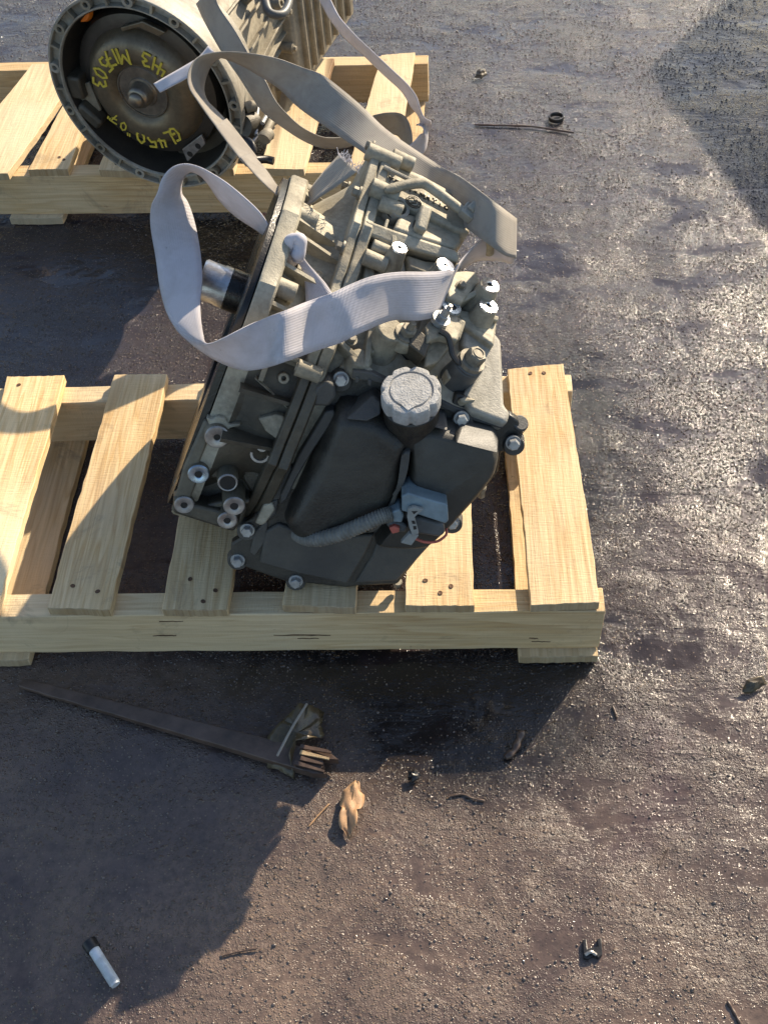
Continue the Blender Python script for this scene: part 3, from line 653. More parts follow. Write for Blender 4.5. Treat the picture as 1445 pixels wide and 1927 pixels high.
bm = NB(); c = top(878, 690, .012); axb = (U*.97+V*.05+A*.1).normalized(); cyl(bm, c-axb*.03, axb, .021, .034, 26, .0185); cyl(bm, c+axb*.004, axb, .0185, .004, 26)
obj('bolt_seat', bm, M['plug_dark'], tr, bev=.0015)
bm = NB(); hexhead(bm, c+axb*.008, axb, .021, .020, 1.4, .3, .3); lathe(bm, c+axb*.028, axb, [(0, -.001), (.006, -.001), (.0065, .0012), (.0075, .0012), (.0080, -.002)], 24)
obj('bolt', bm, M['zinc_dirty'], tr, smooth=30)
# coolant pipe with clamp
bm = NB(); tube(bm, [top(742, 354, .026), top(760, 349, .026), top(790, 345, .026), top(806, 350, .026), top(850, 382, .026), top(888, 412, .026), top(908, 430, .020), top(920, 452, .004), top(920, 475, -.02)], .0064, 14, 8)
lathe(bm, top(742, 354, .026), (top(742, 354, .026)-top(756, 350, .026)), [(.0064, 0), (.0068, .002), (.004, .012), (.001, .014), (0, .014)], 14)
obj('coolant_pipe', bm, M['alu'], tr)
bm = NB(); tube(bm, [top(722, 314, .012), top(790, 348, .014), top(850, 378, .016), top(868, 388, .014), top(873, 396, .008)], .0028, 8, 5); obj('brace_wire', bm, M['alu_bright'], tr)
bm = NB(); c = top(881, 400, .030); e1 = (top(890, 412, .03)-top(870, 396, .03)).normalized(); box(bm, c, e1*.009, nTOP.cross(e1)*.009, nTOP*.007); cyl(bm, top(884, 396, .036), (U*.5+A*.4-V*.6).normalized(), .006, .012, 14)
obj('pipe_clamp', bm, M['alu_bright'], tr, bev=.0015)

# stroke lettering
GL = {'M': [[(0, 0), (.05, 1), (.4, .35), (.75, 1), (.8, 0)]], '1': [[(.3, 0), (.3, 1)]], '7': [[(0, 1), (.62, 1), (.25, 0)], [(.12, .5), (.6, .55)]],
      '5': [[(.6, 1), (.1, 1), (.06, .55), (.4, .62), (.6, .35), (.45, .05), (.05, .08)]], '0': [[(.3, 1), (.06, .75), (.05, .3), (.3, 0), (.58, .3), (.56, .75), (.3, 1)]],
      '3': [[(.05, .95), (.4, 1), (.55, .75), (.25, .55), (.58, .35), (.45, .02), (.02, .08)]], '4': [[(.42, 0), (.45, 1)], [(.12, .95), (.05, .45), (.62, .45)]], '-': [[(.1, .45), (.5, .48)]],
      'G': [[(.58, .95), (.25, .95), (.05, .55), (.12, .1), (.42, 0), (.62, .18), (.55, .42), (.32, .42)]], 'L': [[(.1, 1), (.08, .02), (.6, .05)]], '"': [[(.1, 1), (.14, .72)], [(.32, 1), (.36, .72)]],
      'H': [[(0, 0), (0, 1)], [(.6, 0), (.6, 1)], [(0, .5), (.6, .5)]], 'Y': [[(0, 1), (.3, .5), (.6, 1)], [(.3, .5), (.3, 0)]], 'D': [[(0, 0), (0, 1), (.35, .95), (.6, .6), (.6, .35), (.35, .04), (0, 0)]],
      'R': [[(0, 0), (0, 1), (.45, .97), (.58, .75), (.4, .52), (0, .5)], [(.3, .5), (.6, 0)]], 'A': [[(0, 0), (.3, 1), (.6, 0)], [(.13, .4), (.47, .4)]], 'T': [[(0, 1), (.64, 1)], [(.32, 1), (.32, 0)]],
      'I': [[(.3, 0), (.3, 1)]], 'C': [[(.6, .85), (.35, 1), (.05, .65), (.05, .3), (.35, 0), (.6, .15)]]}
def stroke(bm, pts, nrm_, wd, th):
    """flat ribbon of paint or raised metal along pts"""
    for i in range(len(pts)-1):
        p, q_ = pts[i], pts[i+1]; d = (q_-p)
        if d.length < 1e-6: continue
        d.normalize(); s = nrm_.cross(d)*wd*.5; p = p-d*wd*.25; q_ = q_+d*wd*.25
        poly_prism(bm, [p-s, q_-s, q_+s, p+s], nrm_*(th+.0001*(i % 3)))
def glyph(bm, ch, P, ex, ey, n, hgt, wd, th):
    for st in GL[ch]: stroke(bm, [P+ex*(x*hgt)+ey*(y*hgt) for x, y in st], n, wd, th)
LP = [(706, 305), (722, 312), (866, 386), (884, 400), (884, 438), (856, 430), (735, 372), (700, 352)]
nL = V*math.cos(dg(84))+U*math.sin(dg(84)); cL = sum((top(a, b, .010) for a, b in LP), Vector())/len(LP)
def lpan(a, b): return hit(a, b, cL+nL*.0001, nL)
p0, p1 = lpan(718, 334), lpan(846, 398); ex = (p1-p0).normalized(); ey = nL.cross(ex)
bm = NB(); txt = 'HYDRA-MATIC'; stp = (p1-p0).length/len(txt)
for i, ch in enumerate(txt): glyph(bm, ch, p0+ex*(i*stp), ex, ey, nL, stp*1.0, .0016, .0012)
obj('cast_lettering', bm, M['alu_dark'], tr, smooth=0)  # dark metal paints in the shadows of the letter recesses
bm = NB(); c = lpan(778, 380)
for ro, ri in ((.0105, .0092), (.0078, .0068)): lathe(bm, c, nL, [(ri, 0), (ri, .0012), (ro, .0012), (ro, 0)], 24)
stroke(bm, [c+ex*(.004*math.sin(t*1.1))+ey*(.005-.0026*t) for t in range(5)], nL, .0018, .0012)
obj('cast_emblem', bm, M['alu_dark'], tr)

# ---- black side cover
bm = NB()
OUT = [(604, 742), (616, 712), (636, 694), (668, 696), (712, 708), (728, 716), (800, 748), (846, 764), (858, 742), (882, 748), (892, 778), (940, 794), (958, 780), (976, 792), (981, 828), (968, 850), (942, 852), (936, 890),
       (896, 940), (866, 962), (862, 985), (842, 996), (800, 1035), (748, 1100), (668, 1104), (650, 1106), (572, 1098), (545, 1098), (455, 1066), (436, 1056), (434, 1024), (458, 1010), (452, 990), (474, 976), (505, 930), (530, 860), (572, 780)]
slab(bm, cov, OUT, .006, .016); cover = obj('side_cover', bm, M['black_plastic'], tr, bev=.003, seg=2)
def rounded(bm, f, pxs, h0, h1, inset, steps=5):
    """soft shouldered raised body: loops that shrink and rise along a quarter round"""
    n = {top: nTOP, cov: nCOV, pad: nPAD}[f]; P = [f(a, b, h0) for a, b in pxs]
    Q = []                                       # smooth the outline
    m_ = len(P)
    for i in range(m_):
        for k in range(4):
            t = k/4; a, b, c, d = P[i-1], P[i], P[(i+1) % m_], P[(i+2) % m_]
            Q.append(b.lerp(c, t)*.55+.45*(.5*((2*b)+(c-a)*t+(2*a-5*b+4*c-d)*t*t+(3*b-a-3*c+d)*t**3)))
    c = sum(Q, Vector())/len(Q); rings = [[p-n*.004 for p in Q]]
    mean = sum((p-c).length for p in Q)/len(Q)
    for s in range(steps+1):
        an = s/steps*math.pi/2; k = inset*(1-math.cos(an)); h = (h1-h0)*math.sin(an)
        rings.append([p+(c-p).normalized()*k+n*h for p in Q])
    loft(bm, rings)
# big left bulge, then the flatter right body
bm = NB(); rounded(bm, cov, [(640, 745), (700, 748), (745, 770), (775, 800), (765, 850), (758, 900), (735, 950), (700, 985), (640, 1000), (560, 996), (536, 965), (560, 905), (590, 840)], .004, .046, .026, 7)
obj('cover_bulge', bm, M['black_plastic'], cover, smooth=60)
bm = NB(); rounded(bm, cov, [(770, 790), (800, 778), (850, 786), (900, 798), (930, 812), (938, 835), (932, 868), (900, 915), (850, 968), (800, 1010), (750, 1012), (705, 1005), (740, 960), (762, 900), (768, 850)], .004, .044, .014, 6)
obj('cover_body', bm, M['dusty_plastic'], cover, smooth=60)
bm = NB(); rounded(bm, cov, [(756, 838), (772, 832), (768, 870), (757, 905), (735, 950), (708, 984), (690, 990), (728, 945), (748, 900)], .026, .0462, .004, 3)
obj('cover_ridge', bm, M['grey_plastic'], cover, smooth=60)
bm = NB(); slab(bm, cov, [(500, 1000), (524, 986), (560, 1000), (640, 1012), (705, 1006), (688, 1042), (654, 1100), (560, 1080), (488, 1060)], .012, .014)
slab(bm, cov, [(668, 1098), (700, 1046), (712, 1012), (800, 1018), (812, 1024), (748, 1094)], .010, .012)
obj('cover_skirt', bm, M['grey_plastic'], cover, bev=.003, seg=2)
bm = NB(); slab(bm, cov, [(612, 775), (628, 772), (632, 786), (588, 850), (556, 905), (540, 940), (528, 950), (528, 932), (560, 860)], .022, .02)
slab(bm, cov, [(505, 945), (524, 940), (520, 968), (500, 985), (490, 974)], .016, .014)
slab(bm, cov, [(480, 1000), (505, 978), (500, 1020), (480, 1048), (470, 1040)], .010, .012)
slab(bm, cov, [(520, 880), (545, 870), (552, 884), (528, 940), (508, 946)], .014, .012)
obj('cover_wall', bm, M['grey_plastic'], cover, bev=.002)
bm = NB(); slab(bm, cov, [(586, 750), (596, 728), (614, 716), (628, 724), (634, 748), (618, 766), (588, 765)], .030, .03)
obj('cover_step', bm, M['grey_plastic'], cover, bev=.004, seg=3)
bm = NB()                                        # sloping shelf along the top of the body
for nm, pp in (('cover_shelf', [(856, 834, .058), (868, 798, .026), (928, 814, .026), (938, 830, .030), (938, 854, .054)]), ('cover_shelf', [(800, 776, .022), (838, 784, .022), (844, 812, .046), (800, 800, .046)]),
               ('cover_shelf', [(650, 790, .052), (702, 744, .028), (718, 756, .030), (718, 780, .050), (690, 794, .054)])):
    bm = NB(); poly_prism(bm, [cov(a, b, h) for a, b, h in pp], -nCOV*.035); obj(nm, bm, M['grey_plastic'], cover, bev=.003, seg=3)
bm = NB()
#
slab(bm, cov, [(664, 698), (700, 702), (728, 716), (728, 724), (662, 712)], .022, .012)
slab(bm, cov, [(668, 708), (676, 710), (676, 722), (668, 720)], .024, .014); slab(bm, cov, [(692, 714), (700, 716), (700, 728), (692, 726)], .024, .014)
obj('cover_rail', bm, M['grey_plastic'], cover, bev=.0015); bm = NB()
slab(bm, cov, [(826, 752), (856, 766), (890, 778), (946, 798), (944, 808), (888, 792), (826, 766)], .011, .012)
obj('cover_rail', bm, M['grey_plastic'], cover, bev=.0015)
for (a, b, h) in ((642, 712, .012), (868, 786, .014), (965, 832, .012), (850, 981, .010), (557, 1092, .006), (448, 1053, .006), (466, 996, .008)):
    bm = NB(); c = cov(a, b, 0); cyl(bm, c-nCOV*.008, nCOV, .0150, .008+h, 22, .0130); obj('cover_boss', bm, M['grey_plastic'], cover, bev=.0015)
for (a, b) in ((872, 762), (966, 808)):
    bm = NB(); cyl(bm, cov(a, b, -.012), (nCOV*.3+U*.85), .0120, .022, 20, .0105); obj('cover_boss', bm, M['grey_plastic'], cover, bev=.0015)
for (a, b, h) in ((642, 712, .012), (868, 786, .014), (965, 832, .012), (850, 981, .010), (557, 1092, .006), (448, 1053, .006), (466, 996, .008)):
    bolt(cov(a, b, h), (nCOV+Vector((0, -.1, .1))).normalized(), .0125, .011, 'zinc', cover, washer=1.3)
bm = NB(); hexhead(bm, cov(906, 915, -.002), (A*.4-U*.9).normalized(), .009, .02, 1.2); obj('bolt', bm, M['zinc_dirty'], cover)
bm = NB(); hexhead(bm, cov(748, 1094, -.004), (A*.3-U*.9).normalized(), .009, .012, 1.2); obj('bolt', bm, M['zinc_dirty'], cover)
bm = NB(); slab(bm, cov, [(480, 985), (496, 950), (512, 946), (518, 960), (500, 985), (492, 990)], .020, .01); obj('broken_tab', bm, M['alu'], cover, bev=.002)
# filler neck and scalloped cap
ca = (Vector((0.02, -.16, .985))).normalized(); cc = at(773, 733, (cov(773, 800, .05)-CAM).dot(FW)-.024)
bm = NB(); lathe(bm, cc-ca*.085, ca, [(0, 0), (.030, 0), (.029, .03), (.026, .05), (.026, .07), (0, .07)], 32); obj('filler_neck', bm, M['black_plastic'], cover)
bm = NB()
def scal(r, h, t): return r-(.0036*max(0, math.cos(t*8))**3 if r > .030 else 0)
lathe(bm, cc-ca*.026, ca, [(0, 0), (.030, 0), (.0345, .002), (.0355, .006), (.0355, .022), (.034, .0255), (.0325, .026), (.0265, .026), (.0258, .0242), (.024, .0242), (.0235, .0262), (0, .0268)], 128, fn=scal)
cap = obj('filler_cap', bm, [M['cap']], cover, smooth=35)
bm = NB(); e1, e2, n_ = frame(ca)
tip = (V-ca*V.dot(ca)).normalized(); sd = ca.cross(tip)
poly_prism(bm, [cc+tip*.0235+sd*.008, cc+tip*.0305, cc+tip*.0235-sd*.008, cc+tip*.019], ca*.0014); obj('cap_pointer', bm, M['cap'], cap)
bm = NB(); lathe(bm, cc-ca*.052, ca, [(.033, 0), (.0335, .004), (.0335, .024), (.031, .026)], 48); lathe(bm, cc-ca*.052, ca, [(0, 0), (.033, 0)], 48); obj('cap_skirt', bm, M['black_plastic'], cap)
# corrugated conduit, plug with lever and red tab
bm = NB(); cp = [cov(560, 1004, .020), cov(575, 1012, .034), cov(600, 1014, .046), (cov(640, 1004, .056)), cov(680, 988, .062), cov(715, 973, .060), cov(736, 967, .056)]
tube(bm, cp, .0096, 16, 22, rf=lambda t: 1+.09*math.sin(t*2*math.pi*36)); obj('conduit', bm, M['conduit'], tr, smooth=70)
hC = .056
bm = NB(); slab(bm, cov, [(756, 934), (768, 928), (806, 940), (842, 950), (844, 980), (838, 986), (790, 970), (756, 962)], hC+.012, .045)
slab(bm, cov, [(732, 966), (752, 958), (760, 970), (756, 984), (733, 982)], hC+.006, .03); plug = obj('wiring_plug', bm, M['plug'], tr, bev=.0018)
bm = NB(); slab(bm, cov, [(768, 976), (790, 974), (836, 988), (838, 1004), (828, 1012), (790, 1006), (768, 998)], hC+.004, .035)
slab(bm, cov, [(728, 980), (756, 984), (768, 992), (764, 1004), (740, 1002), (726, 990)], hC+.002, .03); obj('plug_body', bm, M['plug_dark'], plug, bev=.004, seg=3)
bm = NB()
slab(bm, cov, [(768, 958), (778, 954), (797, 960), (788, 966), (780, 974), (784, 990), (788, 1004), (776, 1010), (770, 992), (766, 974)], hC+.020, .006)
slab(bm, cov, [(770, 1004), (788, 1008), (774, 1027), (754, 1022)], hC+.018, .008)
obj('plug_lever', bm, M['lever'], plug, bev=.001)
bm = NB(); slab(bm, cov, [(774, 962), (786, 962), (779, 968)], hC+.0203, .002); slab(bm, cov, [(774, 980), (780, 980), (782, 986), (776, 986)], hC+.0203, .002); slab(bm, cov, [(777, 990), (783, 990), (784, 996), (778, 997)], hC+.0203, .002)
obj('lever_slot', bm, M['dark'], plug)
bm = NB(); slab(bm, cov, [(732, 994), (742, 990), (752, 994), (751, 1002), (738, 1005)], hC+.008, .01); obj('lock_tab', bm, M['red'], plug, bev=.001)
bm = NB(); tube(bm, [cov(782, 1014, hC+.004), cov(800, 1020, hC+.004), cov(822, 1019, hC), cov(838, 1008, hC-.004), cov(840, 998, hC-.01), cov(836, 992, hC-.018)], .0018, 6); obj('wire', bm, M['red'], plug)
# loose studs left of the cover
for (P0, P1, r_, h_) in ((cov(553, 806, .012), cov(533, 852, .030), .0062, .012), (cov(536, 684, -.02), cov(563, 689, -.01), .0052, 0)):
    bm = NB(); d = (P1-P0).normalized(); ln = (P1-P0).length; pr = [(0, 0)]
    if h_: pr += [(h_, 0), (h_, .004), (h_*.75, .008)]
    k = 26
    for i in range(k): pr += [(r_, .010+(ln-.010)*i/k), (r_*.88, .010+(ln-.010)*(i+.5)/k)]
    pr += [(r_*.8, ln), (0, ln)]
    lathe(bm, P0, d, pr, 18); obj('threaded_stud', bm, M['zinc'], tr, smooth=30)

# ------------------------------------------------------------------ far transmission
OF = Vector((-.726, .971, .312)); NFv = Vector((-.305, -.951, -.04)).normalized(); BK = -NFv
RS = Vector((.951, -.305, 0)); US = RS.cross(BK).normalized(); US = US if US.z > 0 else -US
EF = (RS, US, NFv)
ft = thing('transmission', (-.6, 1.2, ZT), 'tan cast transmission with an open round bell showing yellow handwriting, on the back pallet', 'transmission', 'used transmissions')
def fl_(t, s, z): return OF+BK*t+RS*s+US*z
def frad(h, r, th): return OF+NFv*h+(RS*math.cos(th)+US*math.sin(th))*r
RB = .187
bm = NB()
lathe(bm, OF, NFv, [(.150, -.14), (.170, -.06), (RB-.003, -.018), (RB, -.014), (RB, -.001), (RB-.001, 0), (RB-.004, 0), (RB-.0045, -.012), (.1665, -.012), (.166, 0), (.1635, 0), (.162, -.002), (.158, -.05), (.135, -.115), (.06, -.125), (0, -.125)], 96, e=EF)
obj('bell_housing', bm, [M['alu_bright']], ft)
bm = NB(); lathe(bm, OF, NFv, [(.1610, -.004), (.1570, -.05), (.134, -.113), (.06, -.123), (0, -.123)], 72, e=EF); obj('bell_lining', bm, M['lining'], ft)  # inside of the bell made darker than the casting
for i in range(26):
    t = i/26*2*math.pi+.05; tv = (-math.sin(t)*RS+math.cos(t)*US)*.0022
    if i % 2 == 0:
        b = NB(); cyl(b, frad(-.012, .1755, t), NFv, .0105, .0125, 18, .0098, hole=.0048, hd=.009); bo = obj('bell_boss', b, M['alu_far'] if i % 3 else M['alu_bright'], ft)
        b = NB(); cyl(b, frad(-.0075, .1755, t), NFv, .0047, .0006, 14); obj('bolt_hole', b, M['machined' if i in (6, 12, 16) else 'dark'], bo)
    else:
        b = NB(); poly_prism(b, [frad(-.0005, .1665, t)-tv, frad(-.0005, .183, t)-tv, frad(-.0005, .183, t)+tv, frad(-.0005, .1665, t)+tv], -NFv*.011); obj('bell_web', b, M['alu_far'], ft)
# torque converter with pilot
CC = hit(264, 180, OF-NFv*.006, NFv)
bm = NB(); lathe(bm, CC, NFv, [(0, -.09), (.136, -.09), (.139, -.08), (.139, -.045), (.134, -.032), (.122, -.028), (.112, -.0275)], 80, e=EF); conv = obj('torque_converter', bm, M['converter_dark'], ft, smooth=50)
bm = NB(); lathe(bm, CC, NFv, [(.112, -.0277), (.108, -.020), (.101, -.010), (.094, -.0045), (.083, -.0015), (.070, -.001), (.060, -.003), (.053, -.008), (.050, -.0115)], 80, e=EF); obj('converter_cover', bm, M['converter'], conv, smooth=60)
bm = NB(); lathe(bm, CC, NFv, [(.0502, -.0117), (.0485, -.0095), (.0465, -.0095), (.046, -.0118), (.028, -.012), (.0265, -.010), (.0225, -.0095), (.0215, -.008), (.0205, .008), (.0175, .0125), (.0145, .0135), (.0135, .020), (.010, .0235), (0, .024)], 56, e=EF); obj('pilot', bm, M['steel'], conv, smooth=45)
for pxs, hs in ([[(143, 163), (168, 155), (191, 208), (165, 216)], ((158, 171), (171, 201))], [[(343, 281), (379, 254), (387, 271), (353, 305)], ((358, 290), (373, 275))]):
    fpl = lambda a, b, h=0: hit(a, b, CC+NFv*(h-.018), NFv)
    b = NB(); poly_prism(b, [fpl(*p) for p in pxs], -NFv*.006); tb = obj('drive_lug', b, M['alu_bright'] if pxs[0][0] > 300 else M['alu_far'], conv, bev=.0012)
    tb.data.materials.clear(); tb.data.materials.append(M['alu_far' if pxs[0][0] < 300 else 'machined_dull'])
    for hx in hs:
        b = NB(); cyl(b, fpl(*hx, .0002), NFv, .0058, .0005, 18); obj('lug_hole', b, M['dark'], tb)
b = NB(); poly_prism(b, [fpl(226+20*0, 52, .004), fpl(268, 40, .004), fpl(312, 62, .004), fpl(300, 70, .004), fpl(262, 52, .004), fpl(230, 60, .004)], -NFv*.01); obj('ring_segment', b, M['converter'], conv, bev=.002)
# yellow paint marker writing round the converter face, upside down from here
def face_pt(a, b): return hit(a, b, CC+NFv*(-.0008), NFv)
def write(txt, pts, hgt, wd):
    """characters along a row of pixel positions, each with its own turn (degrees)"""
    for ch, (a, b, rot) in zip(txt, pts):
        P = face_pt(a, b); off = P-CC; off -= NFv*off.dot(NFv); rr = off.length
        hh = -.0012-.004*max(0, (rr-.084)/.012)**1.3 if rr > .084 else -.0014
        bm_ = NB(); t = math.radians(rot); ex = RS*math.cos(t)+US*math.sin(t); ey = NFv.cross(ex)
        for st in GL[ch]: stroke(bm_, [P+ex*((x-.3)*hgt)+ey*((y-.5)*hgt) for x, y in st], NFv, wd, .0012)
        bmesh.ops.translate(bm_, verts=bm_.verts, vec=NFv*(hh+.0012))
        obj('painted_letter', bm_, M['yellow'], conv, smooth=0)
write('M117503', [(236, 107, 186), (225, 105, 190), (218, 106, 193), (206, 110, 202), (200, 120, 222), (190, 137, 235), (188, 155, 262)], .026, .0040)
write('4-13', [(304, 131, 150), (297, 125, 150), (290, 119, 155), (276, 112, 165)], .026, .0040)
write('GL450', [(331, 253, 210), (320, 260, 200), (304, 267, 190), (286, 266, 182), (265, 259, 172)], .026, .0040)
write('"07"', [(241, 249, 160), (233, 238, 155), (217, 224, 150), (206, 219, 140)], .019, .0027)
# orange plug and small fittings in the bell
b = NB(); c = at(157, 18, 1.93); lathe(b, c, (NFv+US*.3), [(0, 0), (.020, 0), (.018, .010), (.010, .012), (.006, .018), (0, .018)], 18); obj('seal_plug', b, M['orange'], ft)
b = NB(); box(b, frad(-.03, .150, math.pi*1.02), NFv*.022, RS*.014, US*.022); obj('starter_pocket', b, M['alu_dark'], ft, bev=.005)
b = NB(); box(b, frad(-.02, .150, math.radians(205)), NFv*.016, (RS*.7+US*.7)*.012, (US*.7-RS*.7)*.026); obj('starter_pocket', b, M['alu_dark'], ft, bev=.006)
# ribbed case behind the bell
bm = NB(); rings = []
for t, r_ in ((.10, .150), (.16, .140), (.28, .128), (.42, .120), (.62, .108), (.66, .09)):
    rings.append([fl_(t, r_*math.cos(2*math.pi*i/40), r_*math.sin(2*math.pi*i/40)-.02) for i in range(40)])
loft(bm, rings); obj('gear_case', bm, M['alu_far'], ft, bev=.004, smooth=50)
for i, th in enumerate(range(-40, 121, 14)):
    t = dg(th); tv = (-math.sin(t)*RS+math.cos(t)*US)*.0025; o_ = US*-.02
    def rp(t_, r_): return fl_(t_, r_*math.cos(t), r_*math.sin(t))+o_
    b = NB(); poly_prism(b, [rp(.105, .158)-tv, rp(.28, .136)-tv, rp(.44, .127)-tv, rp(.62, .114)-tv, rp(.62, .10)-tv, rp(.105, .135)-tv], tv*2); obj('case_rib', b, M['alu_far'], ft, bev=.001)
for t_ in (.19, .33, .47): 
    b = NB(); lathe(b, fl_(t_, 0, -.02), BK, [(.12, 0), (.142-.06*t_, .002), (.142-.06*t_, .012), (.12, .014)], 48); obj('case_band', b, M['alu_far'], ft, bev=.001)
for (t_, th, r_, ln) in ((.15, 62, .013, .024), (.24, 40, .010, .03), (.23, 78, .012, .02), (.36, 55, .012, .02), (.30, 20, .012, .024)):
    t = dg(th); b = NB(); d_ = RS*math.cos(t)+US*math.sin(t); cyl(b, fl_(t_, 0, -.02)+d_*.12, d_, r_, ln+.012, 20, r_*.85, hole=r_*.4, hd=.012); obj('case_boss', b, M['alu_far'], ft, bev=.001)
# oil pan on the right hand side, ribbed
def pan(t, s, z): return fl_(t, s, z)
P8 = [(.33, -.175), (.345, .085), (.36, .105), (.66, .10), (.66, -.18)]
bm = NB(); loft(bm, [[pan(t, .085, z) for t, z in P8], [pan(t, .135, z) for t, z in P8], [pan(.01+t*.985, .145, z*.95) for t, z in P8]]); obj('oil_pan', bm, M['alu_far'], ft, bev=.008, seg=3)
for k in range(7):
    t_ = .375+k*.04; b = NB(); box(b, pan(t_, .147, -.03), BK*.0055, US*.125, RS*.008); obj('pan_rib', b, M['alu_far'], ft, bev=.004, seg=2)
for k in range(4):
    b = NB(); c = pan(.333, .110, -.15+k*.075); cyl(b, c+RS*.0, RS, .010, .032, 18); hexhead(b, c+RS*.032, RS, .009, .007); obj('pan_bolt', b, M['alu_far'], ft)
b = NB(); tube(b, [at(497, -20, 2.03), at(500, 5, 2.01), at(508, 24, 2.0), at(530, 27, 2.01), at(542, 10, 2.03), at(545, -20, 2.05)], .008, 12, 6); obj('breather_hose', b, M['plug_dark'], ft)
# linkage and cables under the bell at the right
for i, (p_, q_, r_, mt) in enumerate((((475, 268, 1.96), (512, 238, 1.98), .0045, 'machined_dull'), ((482, 254, 1.96), (486, 195, 1.98), .0035, 'zinc'), ((460, 205, 1.95), (480, 200, 1.96), .010, 'alu_far'),
                                     ((494, 232, 1.96), (515, 200, 2.0), .004, 'zinc'), ((500, 250, 1.96), (520, 215, 2.0), .007, 'alu_far'), ((497, 262, 1.95), (506, 252, 1.96), .012, 'alu_far'))):
    b = NB(); a0, a1 = at(*p_), at(*q_); tube(b, [a0, a0.lerp(a1, .5)+Z*.002, a1], r_, 10, 3); obj('linkage_rod', b, M[mt], ft)
b = NB(); lathe(b, at(470, 235, 1.98), Vector((-.3, -.8, .4)), [(0, .03), (.02, .03), (.024, .02), (.026, 0)], 20); obj('solenoid', b, M['alu_dark'], ft)
b = NB(); tube(b, [at(455, 262, 1.93), at(470, 268, 1.92), at(477, 285, 1.92), at(470, 300, 1.93), at(500, 300, 1.95), at(515, 303, 1.95)], .007, 10, 6); obj('cable', b, M['rubber'], ft)
b = NB(); box(b, fl_(.17, .06, -.10), BK*.11, RS*.06, US*.06); obj('valve_body', b, M['alu_dark'], ft, bev=.006)

# ------------------------------------------------------------------ webbing straps
def strap(name, st, mat, label, group=None, width=.056, sub=7, parent=None, thick=.0015):
    """st: rows (left px, right px, depth, which edge is nearer)"""
    Ls, Rs = [], []
    for (a, b), (c, d), dep, s in st:
        r0, r1 = ray(a, b), ray(c, d); sep = (r0-r1).length*dep
        if width and sep > width: dep = dep*width/sep; sep = width
        dl = math.sqrt(max(width*width-sep*sep, 0))*.5*s if width else 0
        Ls.append(CAM+r0*(dep+dl)); Rs.append(CAM+r1*(dep-dl))
    Ls, Rs = crom(Ls, sub), crom(Rs, sub); me = D.meshes.new(name); bm = NB(); uvl = bm.loops.layers.uv.new('uv'); K = 6; rows = []; ln = 0; lens = []
    for i in range(len(Ls)):
        if i: ln += ((Ls[i]+Rs[i])*.5-(Ls[i-1]+Rs[i-1])*.5).length
        lens.append(ln); c = (Ls[i]+Rs[i])*.5
        d_ = (Rs[i]-Ls[i]); d_ = d_.normalized()*width if width and d_.length > 1e-6 else d_
        rows.append([bm.verts.new(c+d_*(k/K-.5)) for k in range(K+1)])
    for i in range(len(rows)-1):
        for k in range(K):
            f_ = bm.faces.new((rows[i][k], rows[i][k+1], rows[i+1][k+1], rows[i+1][k]))
            for lp, (ii, kk) in zip(f_.loops, ((i, k), (i, k+1), (i+1, k+1), (i+1, k))): lp[uvl].uv = (kk/K*(width or .05), lens[ii])
    c0 = (Ls[0]+Rs[0])*.5
    o = obj(name, bm, M[mat], parent, smooth=180, origin=c0 if parent is None else None)
    so_ = o.modifiers.new('thick', 'SOLIDIFY'); so_.thickness = thick; so_.offset = 0
    if parent is None: tag(o, label, 'strap', group)
    return o
k3 = lambda a, b: (a/3.6125+280, b/3.6125+280)
k4 = lambda a, b: (a/3.6125+600, b/3.6125+260)
k2 = lambda a, b: (a/3.141+380, b/3.141)
k1 = lambda a, b: (a/3.6125+60, b/3.6125)
near_st = [
 (k3(840, 560), k3(812, 610), 1.362, -1), (k3(760, 440), k3(725, 545), 1.36, -1), (k3(640, 325), k3(585, 450), 1.36, -1), (k3(520, 228), k3(480, 345), 1.36, -1), (k3(400, 152), k3(400, 232), 1.36, -1),
 (k3(325, 118), k3(345, 178), 1.36, -1), (k3(245, 104), k3(290, 158), 1.36, -1), (k3(165, 128), k3(250, 180), 1.36, -1), (k3(100, 200), k3(224, 230), 1.362, -1), (k3(66, 300), k3(222, 300), 1.365, -1), (k3(56, 390), k3(232, 370), 1.372, -.6), (k3(64, 560), k3(280, 550), 1.378, -.3), (k3(74, 730), k3(328, 720), 1.372, 0), (k3(78, 900), k3(358, 880), 1.36, .4),
 (k3(90, 1040), k3(362, 1030), 1.345, 1), (k3(125, 1140), k3(366, 1150), 1.325, 1), (k3(190, 1240), k3(378, 1255), 1.30, 1), (k3(270, 1312), k3(388, 1312), 1.275, 1), (k3(350, 1372), k3(420, 1322), 1.255, 1), (k3(450, 1432), k3(500, 1292), 1.235, 1),
 (k3(580, 1482), k3(620, 1236), 1.225, 1), (k3(720, 1498), k3(760, 1170), 1.215, 1), (k3(900, 1458), k3(920, 1102), 1.215, 1), (k3(1100, 1380), k3(1090, 1040), 1.215, 1), (k3(1300, 1312), k3(1260, 982), 1.22, 1),
 (k4(250, 1335), k4(220, 995), 1.225, 1), (k4(400, 1262), k4(380, 945), 1.24, 1), (k4(520, 1224), k4(530, 924), 1.26, 1), (k4(680, 1230), k4(720, 917), 1.285, 1), (k4(790, 1195), k4(850, 912), 1.315, 1),
 (k4(880, 1060), k4(905, 905), 1.345, 1), (k4(925, 950), k4(925, 890), 1.375, 1), (k4(990, 880), k4(975, 820), 1.40, 1), (k4(1080, 830), k4(1050, 740), 1.41, 1), (k4(1180, 826), k4(1140, 668), 1.42, 1), (k4(1270, 832), k4(1240, 605), 1.43, 1), (k4(1336, 826), k4(1338, 552), 1.435, -.6)]
